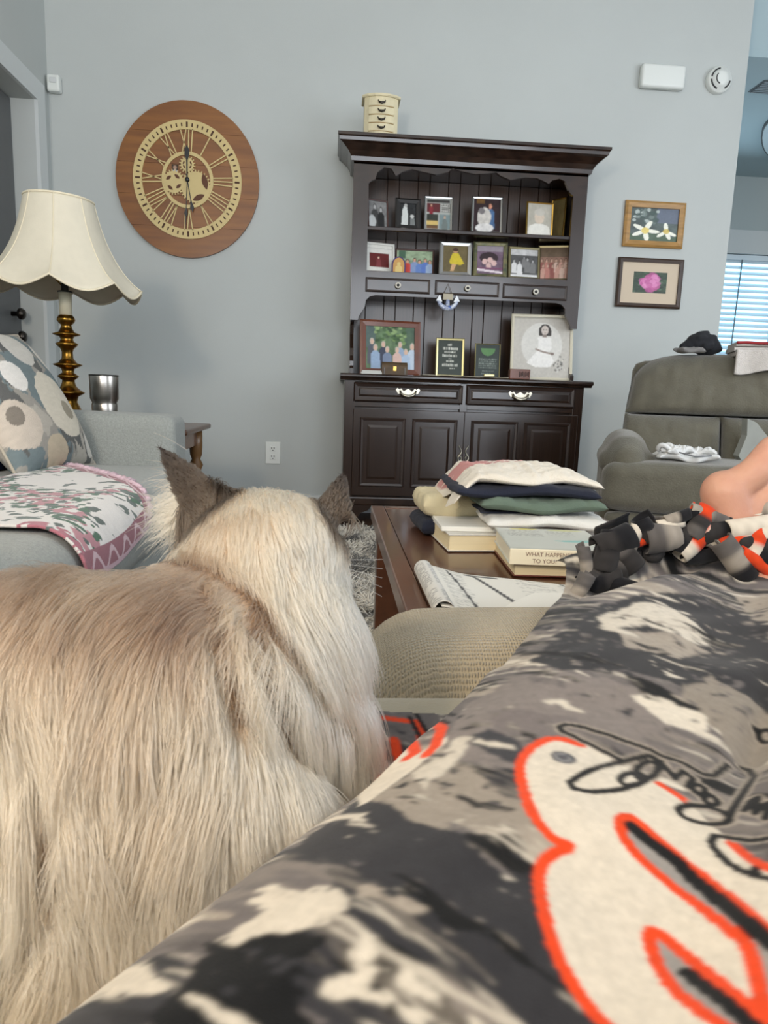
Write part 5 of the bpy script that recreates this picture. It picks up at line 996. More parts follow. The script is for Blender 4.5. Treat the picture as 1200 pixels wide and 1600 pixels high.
# ================================================================== the beige chair the photograph is taken from
chm = mat('chair_plush', C(168, 154, 128), 0.9, var=0.10, vscale=14, bump=0.3, bscale=300, sheen=0.3)
ch2 = mat('chair_plush_flat', C(176, 166, 144), 0.9, var=0.06, vscale=10, bump=0.15, bscale=300, sheen=0.3)
nt = chm.node_tree; wv = [nt.nodes.new('ShaderNodeTexWave') for _ in range(2)]; tcx = nt.nodes.new('ShaderNodeTexCoord')
for w_, ax, sc in ((wv[0], 'X', 105), (wv[1], 'Y', 70)):
    w_.bands_direction = ax; w_.inputs['Scale'].default_value = sc; w_.inputs['Distortion'].default_value = 2.5; w_.inputs['Detail'].default_value = 1; w_.inputs['Detail Scale'].default_value = 2; nt.links.new(tcx.outputs['Object'], w_.inputs['Vector'])
mu = nt.nodes.new('ShaderNodeMath'); mu.operation = 'MULTIPLY'; nt.links.new(wv[0].outputs['Fac'], mu.inputs[0]); nt.links.new(wv[1].outputs['Fac'], mu.inputs[1])
bpn = [n for n in nt.nodes if n.type == 'BUMP'][0]; nt.links.new(mu.outputs[0], bpn.inputs['Height']); bpn.inputs['Strength'].default_value = 0.8; bpn.inputs['Distance'].default_value = 0.003
SEAT = 0.40
chair = wempty('lounge_chair', (0.2, 0.1, 0), 'beige textured lounge chair with raised footrest pad beneath the fleece blanket', 'armchair')
cushion_box('footrest_pad', 0.028, 1.0, 0.612, 0.85, 0.27, 0.476, 0.085, chm, chair, 0.008, 40)
cushion_box('seat_cushion', -0.62, 1.0, -0.45, 0.60, 0.22, SEAT, 0.05, ch2, chair, 0.0, 24)
cushion_box('seat_front', -0.02, 0.98, 0.455, 0.65, 0.25, 0.440, 0.04, ch2, chair, 0.0, 24)
cushion_box('chair_base', -0.6, 0.98, -0.42, 0.55, 0.04, 0.24, 0.03, ch2, chair, 0.0, 10)
cushion_box('chair_back', -0.6, 0.98, -0.75, -0.42, 0.1, 1.0, 0.08, ch2, chair, 0.01, 14)
cushion_box('footrest_frame', 0.1, 0.93, 0.62, 0.80, 0.20, 0.30, 0.03, ch2, chair, 0.0, 8)

# ================================================================== fleece blanket over the legs
BND = [(-0.30, -0.40), (-0.20, 0.0), (-0.135, 0.15), (-0.068, 0.245), (0.014, 0.350), (0.070, 0.414), (0.118, 0.474), (0.196, 0.612), (0.262, 0.735), (0.300, 0.80), (0.325, 0.88), (0.34, 1.1)]
BND = smooth_pts(BND, 2)
ZB = 0.412
def signed_q(X, Y):
    d = seg_dist(X, Y, BND); xb = np.interp(Y, [p[1] for p in BND], [p[0] for p in BND]); return np.where(X > xb, d, -d)
def sstep(a, b, x): t = np.clip((x-a)/(b-a), 0, 1); return t*t*(3-2*t)
R0, R1 = np.array([0.262, 0.735]), np.array([0.565, 0.846]); rd = (R1-R0)/np.linalg.norm(R1-R0); rn = np.array([-rd[1], rd[0]])
def Hq(X, Y, q):
    s = np.clip((q+0.055)/0.115, 0, 1); f = np.sqrt(np.clip(1-(1-s)**2, 0, 1)); f = f*sstep(0, 0.25, s)
    zb = ZB+0.036*sstep(0.39, 0.46, Y); z = zb+(0.510-zb)*f-0.012*np.exp(-((q-0.165)/0.05)**2)*sstep(-0.02, 0.05, q)+0.006*np.exp(-((q-0.25)/0.06)**2)
    w = (X-R0[0])*rn[0]+(Y-R0[1])*rn[1]; wv_ = w-0.012*np.sin(X*16)
    z = z+0.010*np.exp(-(wv_/0.05)**2)*sstep(0, 0.1, q)
    z = z-0.050*sstep(0.0, 0.06, wv_)*sstep(-0.03, 0.06, q)
    z = np.maximum(z, 0.455+0.095*np.exp(-((X-0.41)/0.075)**2-((Y-0.895)/0.06)**2)*1.0) if False else z+0.088*np.exp(-((X-0.415)/0.095)**2-((Y-0.875)/0.05)**2)*sstep(0.01, 0.06, wv_)+0.085*np.exp(-((X-0.565)/0.075)**2-((Y-0.845)/0.026)**2)
    fold = (fbm(X*7+3, Y*7, 91, 3)-0.5)*0.016+(fbm((X*0.78+Y*0.62)*5, (Y*0.78-X*0.62)*16, 93, 3)-0.5)*0.012
    z = z+fold*sstep(-0.02, 0.08, q)*(1-0.6*sstep(0.0, 0.05, wv_))
    cre = np.abs((X-0.30)*0.80-(Y-0.44)*0.60); z = z-0.010*np.exp(-(cre/0.012)**2)*sstep(0.05, 0.12, q)*sstep(0.62, 0.5, Y)*sstep(0.34, 0.42, Y)
    return z
def H(X, Y): X = np.asarray(X, float); Y = np.asarray(Y, float); return Hq(X, Y, signed_q(X, Y))
def to_cloth(pts):          # photo pixels -> where those directions meet the cloth
    out = []
    t = np.concatenate([np.linspace(0.12, 1.1, 500)])
    for px, py in pts:
        d = ray(px, py); X, Y, Z = d[0]*t, d[1]*t, CH+d[2]*t; hit = np.nonzero(Z < H(X, Y))[0]; k = hit[0] if len(hit) else len(t)-1; g_ = Z-H(X, Y); w_ = g_[k-1]/(g_[k-1]-g_[k]+1e-12) if len(hit) and k > 0 else 1.0; out.append((X[k-1]+(X[k]-X[k-1])*w_, Y[k-1]+(Y[k]-Y[k-1])*w_))
    return out
gxs = np.concatenate([np.linspace(-0.35, -0.125, 18), np.arange(-0.12, 0.62, 0.00115), np.linspace(0.625, 0.95, 26)])
gys = np.concatenate([np.linspace(-0.38, 0.165, 26), np.arange(0.17, 0.38, 0.0009), np.arange(0.38, 0.56, 0.0013), np.arange(0.5605, 1.02, 0.002)])
GX, GY = np.meshgrid(gxs, gys); GQ = signed_q(GX, GY); GZ = Hq(GX, GY, GQ)
# ---- the print
def n_(a, b, ang, sd, o=4): c_, s__ = math.cos(ang), math.sin(ang); return fbm((GX*c_+GY*s__)*a, (-GX*s__+GY*c_)*b, sd, o)
cre, gre, dgr, blk_, org, tau = [np.array(C(*v)) for v in ((214, 205, 190), (106, 100, 99), (50, 50, 54), (18, 19, 21), (224, 70, 26), (160, 150, 138))]
col = np.zeros(GX.shape+(3,)); col[:] = gre
ANG = math.radians(-40)
st1 = n_(7, 30, ANG, 5); st2 = n_(16, 60, ANG, 15); st3 = n_(9, 22, ANG, 25); fine = n_(120, 160, 0, 35, 3)
def lay(mask, c_): col[mask] = c_
wob = (fine-0.5)*0.10
def region(pix, c_, edge=0.012, sd=1):          # a soft-edged patch drawn on the cloth
    P = to_cloth(pix); ins = in_poly(GX+(n_(40, 90, ANG, sd)-0.5)*edge*2.2, GY+(n_(40, 90, ANG, sd+40)-0.5)*edge*2.2, P); lay(ins & (fine*0.8+st2*0.8 > 0.62), c_)
lay(st1+wob > 0.60, tau); lay(st1+wob < 0.40, dgr); lay((st2+wob > 0.66), cre); lay(st2+wob < 0.33, blk_)
bru = n_(22, 150, ANG, 101, 4); bru2 = n_(30, 200, ANG+0.15, 131, 4); amp = n_(5, 9, ANG, 141, 2)
k_ = sstep(0.50, 0.66, bru)*sstep(0.42, 0.6, amp); col = col*(1-0.40*k_[..., None])+np.array(tau)*0.40*k_[..., None]
k_ = sstep(0.52, 0.68, bru2)*sstep(0.55, 0.40, amp); col = col*(1-0.7*k_[..., None])+np.array(blk_)*0.7*k_[..., None]
k_ = sstep(0.62, 0.74, n_(26, 170, ANG, 151, 4))*0.8; col = col*(1-k_[..., None])+cre*0.9*k_[..., None]
# overall tone areas as in the photograph
region([(700, 1120), (800, 1060), (960, 1060), (1060, 1120), (1000, 1160), (880, 1140), (830, 1200), (760, 1200), (700, 1180)], np.array(C(128, 120, 116)), 0.006, 3)
region([(760, 1110), (900, 1120), (900, 1160), (800, 1180)], np.array(C(116, 108, 106)), 0.006, 4)
region([(520, 1260), (640, 1200), (720, 1190), (830, 1260), (830, 1300), (720, 1290), (620, 1320)], tau*0.85, 0.012, 5)
region([(470, 1320), (560, 1250), (700, 1300), (850, 1360), (870, 1470), (900, 1560), (960, 1640), (860, 1640), (700, 1460), (560, 1370)], dgr*0.9, 0.010, 6)
region([(210, 1620), (330, 1480), (440, 1440), (500, 1470), (480, 1560), (500, 1640)], blk_, 0.010, 7)
region([(420, 1410), (500, 1390), (540, 1410), (520, 1440), (460, 1460), (360, 1470), (330, 1470)], cre*0.9, 0.008, 8)
region([(490, 1520), (540, 1470), (600, 1480), (700, 1560), (780, 1620), (660, 1620), (600, 1570), (510, 1560)], cre*0.95, 0.007, 9)
region([(560, 1380), (680, 1420), (650, 1430), (560, 1400)], tau, 0.004, 10)
region([(830, 1035), (900, 960), (1000, 930), (1100, 930), (1200, 960), (1240, 1100), (1150, 1110), (1060, 1070), (960, 1050), (880, 1050)], dgr*0.8, 0.010, 11)
region([(930, 965), (1000, 940), (1050, 950), (1120, 1000), (1090, 1010), (1010, 975), (950, 985)], cre*0.92, 0.005, 12)
region([(960, 985), (1060, 990), (1110, 1020), (1060, 1030), (980, 1010)], tau, 0.005, 13)
region([(985, 1090), (1040, 1085), (1120, 1110), (1100, 1140), (1040, 1130)], cre, 0.006, 14)
region([(1060, 1080), (1110, 1060), (1200, 1110), (1220, 1180), (1160, 1200), (1110, 1140)], tau*0.75, 0.008, 16)
region([(1150, 930), (1230, 930), (1230, 975), (1180, 970)], tau, 0.006, 17)
region([(720, 1155), (760, 1140), (800, 1150), (840, 1200), (790, 1190)], dgr*1.3, 0.004, 18)
region([(640, 1210), (720, 1150), (745, 1150), (700, 1200), (660, 1235)], cre*0.85, 0.005, 19)
m_ = (st2+wob > 0.70) & (st3 > 0.5); lay(m_, cre*0.9); m_ = (st2+wob < 0.28) & (st3 < 0.5); lay(m_, blk_)
def soften(n):
    global col
    for _ in range(n):
        p = np.pad(col, ((1, 1), (1, 1), (0, 0)), mode='edge'); col = (p[1:-1, 1:-1]*2+p[:-2, 1:-1]+p[2:, 1:-1]+p[1:-1, :-2]+p[1:-1, 2:])/6
soften(2)
# the big cream letters with the orange outline
def L(pts): return [(700+x/2.4, 1050+y/2.4) for x, y in pts]
outer = L([(500, 275), (430, 250), (370, 250), (300, 290), (265, 350), (280, 430), (310, 520), (350, 580), (400, 632), (470, 655), (380, 682), (340, 740), (345, 830), (370, 940), (400, 1040), (450, 1140), (520, 1250), (610, 1340), (700, 1420), (1400, 1420), (1400, 860), (1200, 740), (1060, 640), (890, 480), (790, 420), (620, 340)])
h1 = L([(640, 556), (668, 538), (700, 550), (800, 640), (1000, 800), (1200, 962), (1400, 1120), (1400, 1420), (1300, 1400), (1195, 1300), (1155, 1130), (1135, 1055), (1110, 1010), (1000, 920), (850, 810), (720, 700), (655, 620)])
h2 = L([(748, 975), (790, 975), (860, 1035), (1000, 1150), (1190, 1300), (1400, 1440), (1200, 1440), (1050, 1340), (900, 1240), (820, 1160), (768, 1060)])
oP, h1P, h2P = [to_cloth(smooth_pts(p, 1, True)) for p in (outer, h1, h2)]
jx = GX+(fine-0.5)*0.0005; jy = GY+(n_(130, 150, 0.5, 55, 2)-0.5)*0.0004
def inset(P): return in_poly(jx, jy, P)
letter = inset(oP)
lay(letter, cre)
OW = 0.0031
left_edge = to_cloth(smooth_pts(outer[:21], 1)); d = seg_dist(jx, jy, left_edge); lay(d < OW, org)
for seg_ in (L([(790, 418), (890, 482)]), L([(1060, 640), (1130, 700), (1220, 745)])): lay(seg_dist(jx, jy, to_cloth(seg_)) < OW*0.9, org)
for hp in (h1P, h2P):
    ins = inset(hp); lay(ins, np.array(C(150, 146, 142))); lay(seg_dist(jx, jy, hp, True) < OW, org)
lay(seg_dist(jx, jy, to_cloth(L([(690, 580), (860, 710), (1000, 840), (1180, 990), (1300, 1080)]))) < 0.0042, blk_); lay(seg_dist(jx, jy, to_cloth(L([(900, 1130), (1100, 1290), (1200, 1380)]))) < 0.0036, blk_)
# ball mark and the black script
cb_ = to_cloth(L([(432, 320)]))[0]; rb = np.hypot(jx-cb_[0], jy-cb_[1]); lay(rb < 0.0078, np.array(C(84, 84, 90))); lay((np.abs(rb-0.0045) < 0.0008) & (fine > 0.45), np.array(C(150, 150, 150)))
def ellp(cx, cy, rx, ry, a, n=20): a = math.radians(a); return [(cx+rx*math.cos(t)*math.cos(a)-ry*math.sin(t)*math.sin(a), cy+rx*math.cos(t)*math.sin(a)+ry*math.sin(t)*math.cos(a)) for t in np.linspace(0, 2*math.pi, n)]
script = [[(650, 330), (560, 285), (470, 240), (425, 222), (418, 205), (440, 196), (520, 210), (640, 250), (760, 292), (880, 340), (960, 385), (1000, 388), (1050, 350)],
 [(800, 335), (760, 312), (690, 325), (580, 352), (490, 390), (455, 415), (470, 438), (540, 450), (640, 442), (720, 420), (780, 380), (800, 345)], ellp(690, 400, 45, 24, -10), ellp(745, 370, 45, 30, -30), [(800, 340), (830, 375), (850, 400), (880, 370), (920, 400), (900, 430)], ellp(940, 440, 26, 16, 30), ellp(985, 480, 28, 16, 25),
 ellp(960, 535, 98, 32, 10), [(1100, 360), (1130, 365), (1150, 392), (1110, 450), (1070, 510), (1050, 560)], [(1110, 520), (1140, 480), (1160, 470), (1150, 530), (1180, 500), (1210, 490), (1190, 550)],
 [(1210, 622), (1140, 632), (1060, 622), (1000, 612), (985, 640), (1020, 690), (1080, 735), (1150, 765), (1230, 780)], [(1150, 735), (1160, 760)], [(1160, 230), (1150, 210), (1190, 220)], ellp(1195, 240, 30, 24, 0)]
for s_l in script:
    pp = to_cloth(L(s_l)); d = seg_dist(jx, jy, pp); lay((d < 0.0040) & ~letter, tau); 
for s_l in script:
    pp = to_cloth(L(s_l)); d = seg_dist(jx, jy, pp); lay(d < 0.0023, blk_)
# the strip of print on the lower fold beside the cat
low = [([(560, 1200), (600, 1190), (650, 1180), (700, 1150), (690, 1200), (640, 1230), (560, 1260)], cre), ([(600, 1115), (680, 1105), (725, 1105), (700, 1150), (650, 1140), (600, 1130)], gre)]
for P_, c_ in low: lay(in_poly(jx, jy, to_cloth(P_)) & (GQ < 0.0), c_)
for s_, c_, w_ in (([(600, 1122), (650, 1128), (690, 1140), (680, 1165), (665, 1180)], org, 0.004), ([(615, 1155), (650, 1175), (635, 1185)], org, 0.004), ([(545, 1205), (590, 1215)], org, 0.004), ([(640, 1120), (700, 1130)], blk_, 0.002), ([(650, 1115), (710, 1118)], blk_, 0.002), ([(540, 1215), (570, 1220)], blk_, 0.005)):
    lay((seg_dist(jx, jy, to_cloth(s_)) < w_) & (GQ < 0.0), c_)
soften(2)
col *= (0.90+0.2*n_(240, 240, 0, 71, 2))[..., None]
farcut = 0.575-0.10*(GX-0.05)
keep = ~((GQ < -0.018) & (GY > farcut)) & ~(GQ < -0.22) & ~((GQ < -0.075) & (GY < 0.40)) & ~((GX > 0.88))
keep &= ~((GY > 0.955+0.02*np.sin(GX*40)))
idx = np.arange(GX.size).reshape(GX.shape); q = np.stack([idx[:-1, :-1], idx[:-1, 1:], idx[1:, 1:], idx[1:, :-1]], -1); kq = keep[:-1, :-1] & keep[:-1, 1:] & keep[1:, 1:] & keep[1:, :-1]; q = q[kq]
used = np.zeros(GX.size, bool); used[q.ravel()] = True; rem = np.cumsum(used)-1; V_ = np.stack([GX, GY, GZ], -1).reshape(-1, 3)[used]; q = rem[q]
blan = wempty('fleece_blanket', (0.25, 0.4, SEAT), 'grey black and cream fleece blanket with orange outlined letters and knotted fringe', 'blanket')
me = bpy.data.meshes.new('blanket_cloth'); me.vertices.add(len(V_)); me.vertices.foreach_set('co', V_.astype(np.float32).ravel()); me.loops.add(len(q)*4); me.loops.foreach_set('vertex_index', q.astype(np.int32).ravel()); me.polygons.add(len(q)); me.polygons.foreach_set('loop_start', np.arange(0, len(q)*4, 4, dtype=np.int32)); me.update(calc_edges=True)
set_col(me, np.clip(col.reshape(-1, 3)[used], 0, 1)); fleece = printed('fleece_print', 0.95, 0.15, 1600, 0.12, 0.1)
bl_o = link('blanket_cloth', me, fleece, blan, True)

# ---- knotted fringe along the far edge
FC = {'c': cre*0.95, 'o': np.array(C(206, 66, 32)), 'b': np.array(C(30, 30, 33)), 'g': np.array(C(92, 88, 86)), 'd': np.array(C(52, 50, 50)), 't': np.array(C(150, 142, 132))}
def strip(px, py, ang, Lp, wp, cols, bend=0.5, Y=None, roll=0.0, arc=430):
    if Y is None:
        P = to_cloth([(px, py)])[0]; Y = P[1] if P[1] < 0.99 else 0.885
        Y = min(Y-0.012, 0.835)
    c0 = atY(px, py, Y); k = Y/FPX; a = math.radians(ang); ax = CR*math.cos(a)+CU*math.sin(a); side = -CR*math.sin(a)+CU*math.cos(a); n, mm = 18, 22
    Pp = np.zeros((n, mm, 3)); Cc = np.zeros((n, mm, 3)); r = wp*k/2*1.15; Lp *= 1.15
    for i in range(n):
        t = i/(n-1)-0.5; ph = bend*t; ctr = c0+ax*(Lp*k*math.sin(ph)/max(bend, 1e-3) if abs(bend) > 1e-3 else ax*0)+(-FWD)*(Lp*k*(math.cos(ph)-1)/max(abs(bend), 1e-3))
        if abs(bend) <= 1e-3: ctr = c0+ax*Lp*k*t
        u_ = (t+0.5)*len(cols)-0.5; i0 = int(min(max(math.floor(u_), 0), len(cols)-1)); i1 = min(i0+1, len(cols)-1); w_k = float(np.clip((u_-i0-0.35)/0.3, 0, 1)); ck = FC[cols[i0]]*(1-w_k)+FC[cols[i1]]*w_k
        for j in range(mm):
            th_ = math.radians(-arc/2+arc*j/(mm-1))+roll; rr = r*(0.35+0.65*(j/(mm-1))**0.7)*(1+0.22*t*math.sin(px)); Pp[i, j] = ctr+ax*(0.30*Lp*k*(j/(mm-1)-0.5)*math.cos(py))+side*rr*math.cos(th_)-FWD*rr*math.sin(th_); Cc[i, j] = ck*(0.94+0.1*math.sin(i*1.3+px)*math.cos(j*0.7+py))
    o = grid_mesh('fringe_strip', Pp, fleece, blan, Cc); solid(o, 0.0022, 0.0)
for a in ((1172, 822, 8, 66, 40, 'cc'), (1132, 842, -14, 62, 40, 'ccc'), (1160, 838, 25, 70, 28, 'oc'), (1118, 826, 15, 46, 44, 'db'), (1092, 815, 60, 52, 38, 'gdo'), (1102, 826, -30, 40, 30, 'oc'), (1080, 850, 40, 46, 34, 'co'), (1066, 842, 60, 40, 30, 'bd'), (1035, 836, 5, 52, 56, 'gt'), (1012, 826, -60, 36, 34, 'bd'), (1048, 818, 10, 40, 20, 'c'), (990, 838, 70, 34, 22, 'tc'), (1000, 846, 20, 24, 16, 'o'), (962, 842, 20, 56, 52, 'db'), (975, 862, -50, 60, 40, 'gd'), (948, 860, 75, 60, 44, 'db'), (966, 884, 85, 54, 34, 'dg'), (930, 892, 60, 56, 28, 'gd'), (914, 876, 100, 44, 22, 'tg'), (906, 918, 60, 44, 26, 'tg'), (942, 908, 20, 54, 34, 'bd'), (975, 915, -20, 60, 30, 'bb'), (1180, 852, 75, 52, 34, 'co'), (1188, 880, -35, 60, 22, 'oo'), (1176, 846, 0, 46, 30, 'do'), (1200, 862, 60, 56, 40, 'bd'), (1150, 872, -55, 70, 40, 'gtb'), (1108, 866, 10, 70, 26, 'bb'), (1060, 808, 20, 40, 20, 'tb'), (1110, 806, -20, 60, 22, 'tg'), (1088, 800, 5, 30, 14, 'b'), (1210, 826, 20, 50, 30, 'co')):
    strip(*a[:6], bend=0.9 if a[3] < 60 else 0.5, roll=math.radians(90+random.uniform(-50, 50)))
def knots(px, py, r, c_):      # tied knot
    Y = min(to_cloth([(px, py)])[0][1], 0.9)-0.004; p = atY(px, py, Y); k = Y/FPX*r
    o = lathe('fringe_knot', [(0.02*k, -k), (0.7*k, -0.7*k), (k, 0), (0.7*k, 0.7*k), (0.02*k, k)], mat('fleece_'+c_, tuple(FC[c_]), 0.95, bump=0.3, bscale=400), blan, 14); o.location = Vector(p.tolist())-blan.location; o.rotation_euler = (random.random(), random.random(), 0)
for a in ((1110, 858, 22, 'b'), (1060, 860, 20, 'b'), (1020, 862, 20, 'd'), (985, 868, 20, 'd'), (955, 885, 22, 'b'), (925, 905, 18, 'd'), (1165, 862, 20, 'b')): knots(*a)

# ================================================================== the sitter's bare foot
skin = mat('skin', C(200, 154, 130), 0.5, var=0.07, vscale=18, bump=0.10, bscale=120, spec=0.35, col2=C(188, 134, 112))
skb = [n for n in skin.node_tree.nodes if n.type == 'BSDF_PRINCIPLED'][0]; skb.inputs['Subsurface Weight'].default_value = 0.15; skb.inputs['Subsurface Radius'].default_value = (0.01, 0.004, 0.002); skb.inputs['Subsurface Scale'].default_value = 0.5
av = np.array([0.75, 0.0, 0.66]); mv = np.array([-0.66, 0.0, 0.75]); M1 = atY(1132, 770, 0.86); FS = 1.25
caps = []
tar = M1+np.array([0.034, -0.004, -0.080]); heel = M1+np.array([0.040, -0.004, -0.112]); ank = heel+np.array([0.0, -0.045, 0.008])
caps += [(heel, 0.030, tar, 0.034), (ank, 0.034, tar, 0.036), (ank, 0.030, (0.36, 0.62, 0.42), 0.022), ((0.36, 0.62, 0.42), 0.022, (0.18, 0.30, 0.42), 0.026), (heel, 0.031, ank, 0.034)]
toeL = [0.066, 0.050, 0.045, 0.040, 0.033]; toeR = [0.0165, 0.0105, 0.010, 0.0095, 0.009]
for i in range(5):
    Mi = M1+np.array([0.024, -0.002, -0.014])*(0.0, 1.1, 1.9, 2.6, 3.3)[i]; st = tar+np.array([(-0.012, -0.004, 0.004, 0.012, 0.02)[i], 0, 0])
    caps.append((st, 0.026, Mi, (0.0235, 0.017, 0.016, 0.015, 0.015)[i])); k1 = Mi+av*toeL[i]*0.5+np.array([0, -0.006, 0]); tip = Mi+av*toeL[i]+np.array([0, 0.004, 0])-mv*0.003*i
    caps += [(Mi, toeR[i]*1.08, k1, toeR[i]*0.95), (k1, toeR[i]*0.95, tip, toeR[i])]
caps = [tuple((M1+(np.array(c_)-M1)*FS if np.array(c_)[1] > 0.7 else np.array(c_)) if isinstance(c_, (np.ndarray, tuple)) else c_*FS for c_ in cc_) for cc_ in caps]
caps = [tuple(tuple(map(float, c_)) if isinstance(c_, (np.ndarray, tuple)) else c_ for c_ in cc_) for cc_ in caps]
foot_o = organic('person', caps, 0.0035, skin, None, 8); tag(foot_o, 'person resting a bare foot past the fringe of the fleece blanket', 'person')

# ================================================================== the cat
def E(px, py, Y): return atY(px, py, Y)
hc = E(415, 868, 0.525)
def tup(v): return tuple(float(x) for x in v)
ce = [(tup(hc), (0.060, 0.055, 0.050), (0, 0, 0)), (tup(hc+np.array([0.012, 0.045, -0.02])), (0.028, 0.026, 0.022), (0, 0, 0)), (tup(hc+np.array([-0.03, 0.02, -0.02])), (0.028, 0.03, 0.026), (0, 0, 0)), (tup(hc+np.array([0.032, 0.02, -0.018])), (0.026, 0.03, 0.026), (0, 0, 0)),
      (tup(E(432, 985, 0.50)), (0.058, 0.054, 0.058), (0, 0, 0)), (tup(E(330, 958, 0.495)), (0.055, 0.055, 0.046), (0, 0, 0)), (tup(E(400, 930, 0.505)), (0.055, 0.05, 0.05), (0, 0, 0)), (tup(E(452, 1120, 0.485)), (0.054, 0.055, 0.068), (0, 0, 0)), (tup(E(345, 1085, 0.465)), (0.075, 0.065, 0.080), (0, 0, 0)), (tup(E(230, 1110, 0.455)), (0.09, 0.072, 0.093), (0, 0, 0)),
      (tup(E(90, 1130, 0.45)), (0.11, 0.078, 0.101), (0, 0, 0)), (tup(E(-160, 1140, 0.43)), (0.11, 0.085, 0.10), (0, 0, 0)), (tup(E(-380, 1180, 0.42)), (0.09, 0.085, 0.085), (0, 0, 0)),
      (tup(E(130, 1290, 0.44)), (0.15, 0.07, 0.045), (0, 0, 0)), (tup(E(400, 1240, 0.48)), (0.06, 0.06, 0.04), (0, 0, 0)), (tup(E(-200, 1300, 0.42)), (0.14, 0.08, 0.045), (0, 0, 0))]
ce += [(tup(E(100, 1200, 0.425)), (0.15, 0.066, 0.085), (0, 0, 0)), (tup(E(90, 1290, 0.405)), (0.17, 0.064, 0.075), (0, 0, 0)), (tup(E(80, 1360, 0.392)), (0.17, 0.062, 0.062), (0, 0, 0)), (tup(E(70, 1430, 0.38)), (0.17, 0.062, 0.050), (0, 0, 0)), (tup(E(330, 1230, 0.44)), (0.07, 0.06, 0.06), (0, 0, 0))]
ce.append((tup(E(470, 1260, 0.52)), 0.022, tup(E(500, 1230, 0.60)), 0.018)); ce.append((tup(E(400, 1270, 0.52)), 0.022, tup(E(420, 1235, 0.61)), 0.018))     # forelegs
ce.append((tup(E(-480, 1200, 0.42)), 0.025, tup(E(-560, 1290, 0.50)), 0.022)); ce.append((tup(E(-560, 1290, 0.50)), 0.022, tup(E(-420, 1270, 0.62)), 0.018))   # tail curled behind
def ear(base, tip, wdir, w0, thick):
    base, tip, wdir = np.array(base), np.array(tip), np.array(wdir)/np.linalg.norm(wdir); out = []
    ax = tip-base; Ln = np.linalg.norm(ax); axn = ax/Ln; nn = np.cross(axn, wdir); nn /= np.linalg.norm(nn)
    for t in np.linspace(0, 0.97, 9):
        w = w0*(1-t)**0.8+0.0025; R_ = Matrix((tuple(wdir), tuple(nn), tuple(axn))).transposed(); out.append((tup(base+ax*t), (w, thick, Ln*0.10), R_.to_euler()))
    return out
eL0, eL1 = E(334, 806, 0.535), E(255, 704, 0.55); ce += ear(eL0, eL1, CR*0.78+CU*0.62-FWD*0.15, 0.026, 0.005)
eR0, eR1 = E(512, 812, 0.535), E(534, 742, 0.55); ce += ear(eR0, eR1, CR*0.95+CU*0.1+FWD*0.25, 0.021, 0.005)
catm = printed('cat_undercoat', 0.95)
trunk = organic('trunk', [c_ for c_ in ce if not c_[-1].__class__.__name__ == 'Euler'], 0.006, catm, None, 26); tm_ = trunk.data; bpy.data.objects.remove(trunk)
cat = organic('cat', [c_ for c_ in ce if c_[-1].__class__.__name__ == 'Euler'], 0.0042, catm, None, 8, tm_); tag(cat, 'fluffy long haired cream cat with brown ears lying with its back turned', 'cat')
me = cat.data; nv_ = len(me.vertices); co = np.zeros(nv_*3, np.float32); me.vertices.foreach_get('co', co); co = co.reshape(-1, 3); co[:, 2] = np.maximum(co[:, 2], SEAT+0.002); me.vertices.foreach_set('co', co.ravel()); me.update(); no = np.zeros(nv_*3, np.float32); me.vertices.foreach_get('normal', no); no = no.reshape(-1, 3)
def seg3(p, a, b): a, b = np.array(a), np.array(b); ab = b-a; t = np.clip(((p-a)@ab)/(ab@ab), 0, 1); return np.linalg.norm(p-a-t[:, None]*ab, axis=1), t
def coat(p, nrm):
    c_ = np.zeros((len(p), 3)); base = np.array(C(221, 195, 166)); c_[:] = base
    wht = np.array(C(230, 216, 196)); k = sstep(-0.02, 0.05, p[:, 0])*sstep(0.62, 0.52, p[:, 2])*0.8; c_ = c_*(1-k[:, None])+wht*k[:, None]
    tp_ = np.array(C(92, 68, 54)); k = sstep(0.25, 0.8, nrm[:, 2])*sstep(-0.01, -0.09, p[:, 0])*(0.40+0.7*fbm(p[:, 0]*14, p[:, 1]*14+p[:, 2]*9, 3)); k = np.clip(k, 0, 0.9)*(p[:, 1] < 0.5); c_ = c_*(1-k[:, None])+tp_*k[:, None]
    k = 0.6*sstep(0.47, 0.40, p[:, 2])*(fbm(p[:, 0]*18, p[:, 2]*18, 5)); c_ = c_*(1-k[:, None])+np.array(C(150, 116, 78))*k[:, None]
    dk = np.array(C(24, 16, 12))
    for a, b, r in ((eL0, eL1, 0.040), (eR0, eR1, 0.032)):
        d, t = seg3(p, a, b); k = sstep(r, r*0.55, d)*(0.93+0.07*t); c_ = c_*(1-k[:, None])+dk*k[:, None]
    face = sstep(hc[1]+0.03, hc[1]+0.06, p[:, 1])*(np.linalg.norm(p-hc, axis=1) < 0.09); c_ = c_*(1-face[:, None])+np.array(C(66, 50, 40))*face[:, None]
    return c_
def to_px(p): v = p-CPOS; dz_ = v@FWD; return 600+FPX*(v@CR)/dz_, 800-FPX*(v@CU)/dz_
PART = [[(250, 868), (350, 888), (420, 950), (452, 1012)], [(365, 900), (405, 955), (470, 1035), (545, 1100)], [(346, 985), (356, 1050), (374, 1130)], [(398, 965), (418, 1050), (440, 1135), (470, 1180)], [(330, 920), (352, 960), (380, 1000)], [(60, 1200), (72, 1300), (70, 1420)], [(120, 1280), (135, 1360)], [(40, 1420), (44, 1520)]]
PART3 = [smooth_pts(q_, 1) for q_ in PART]
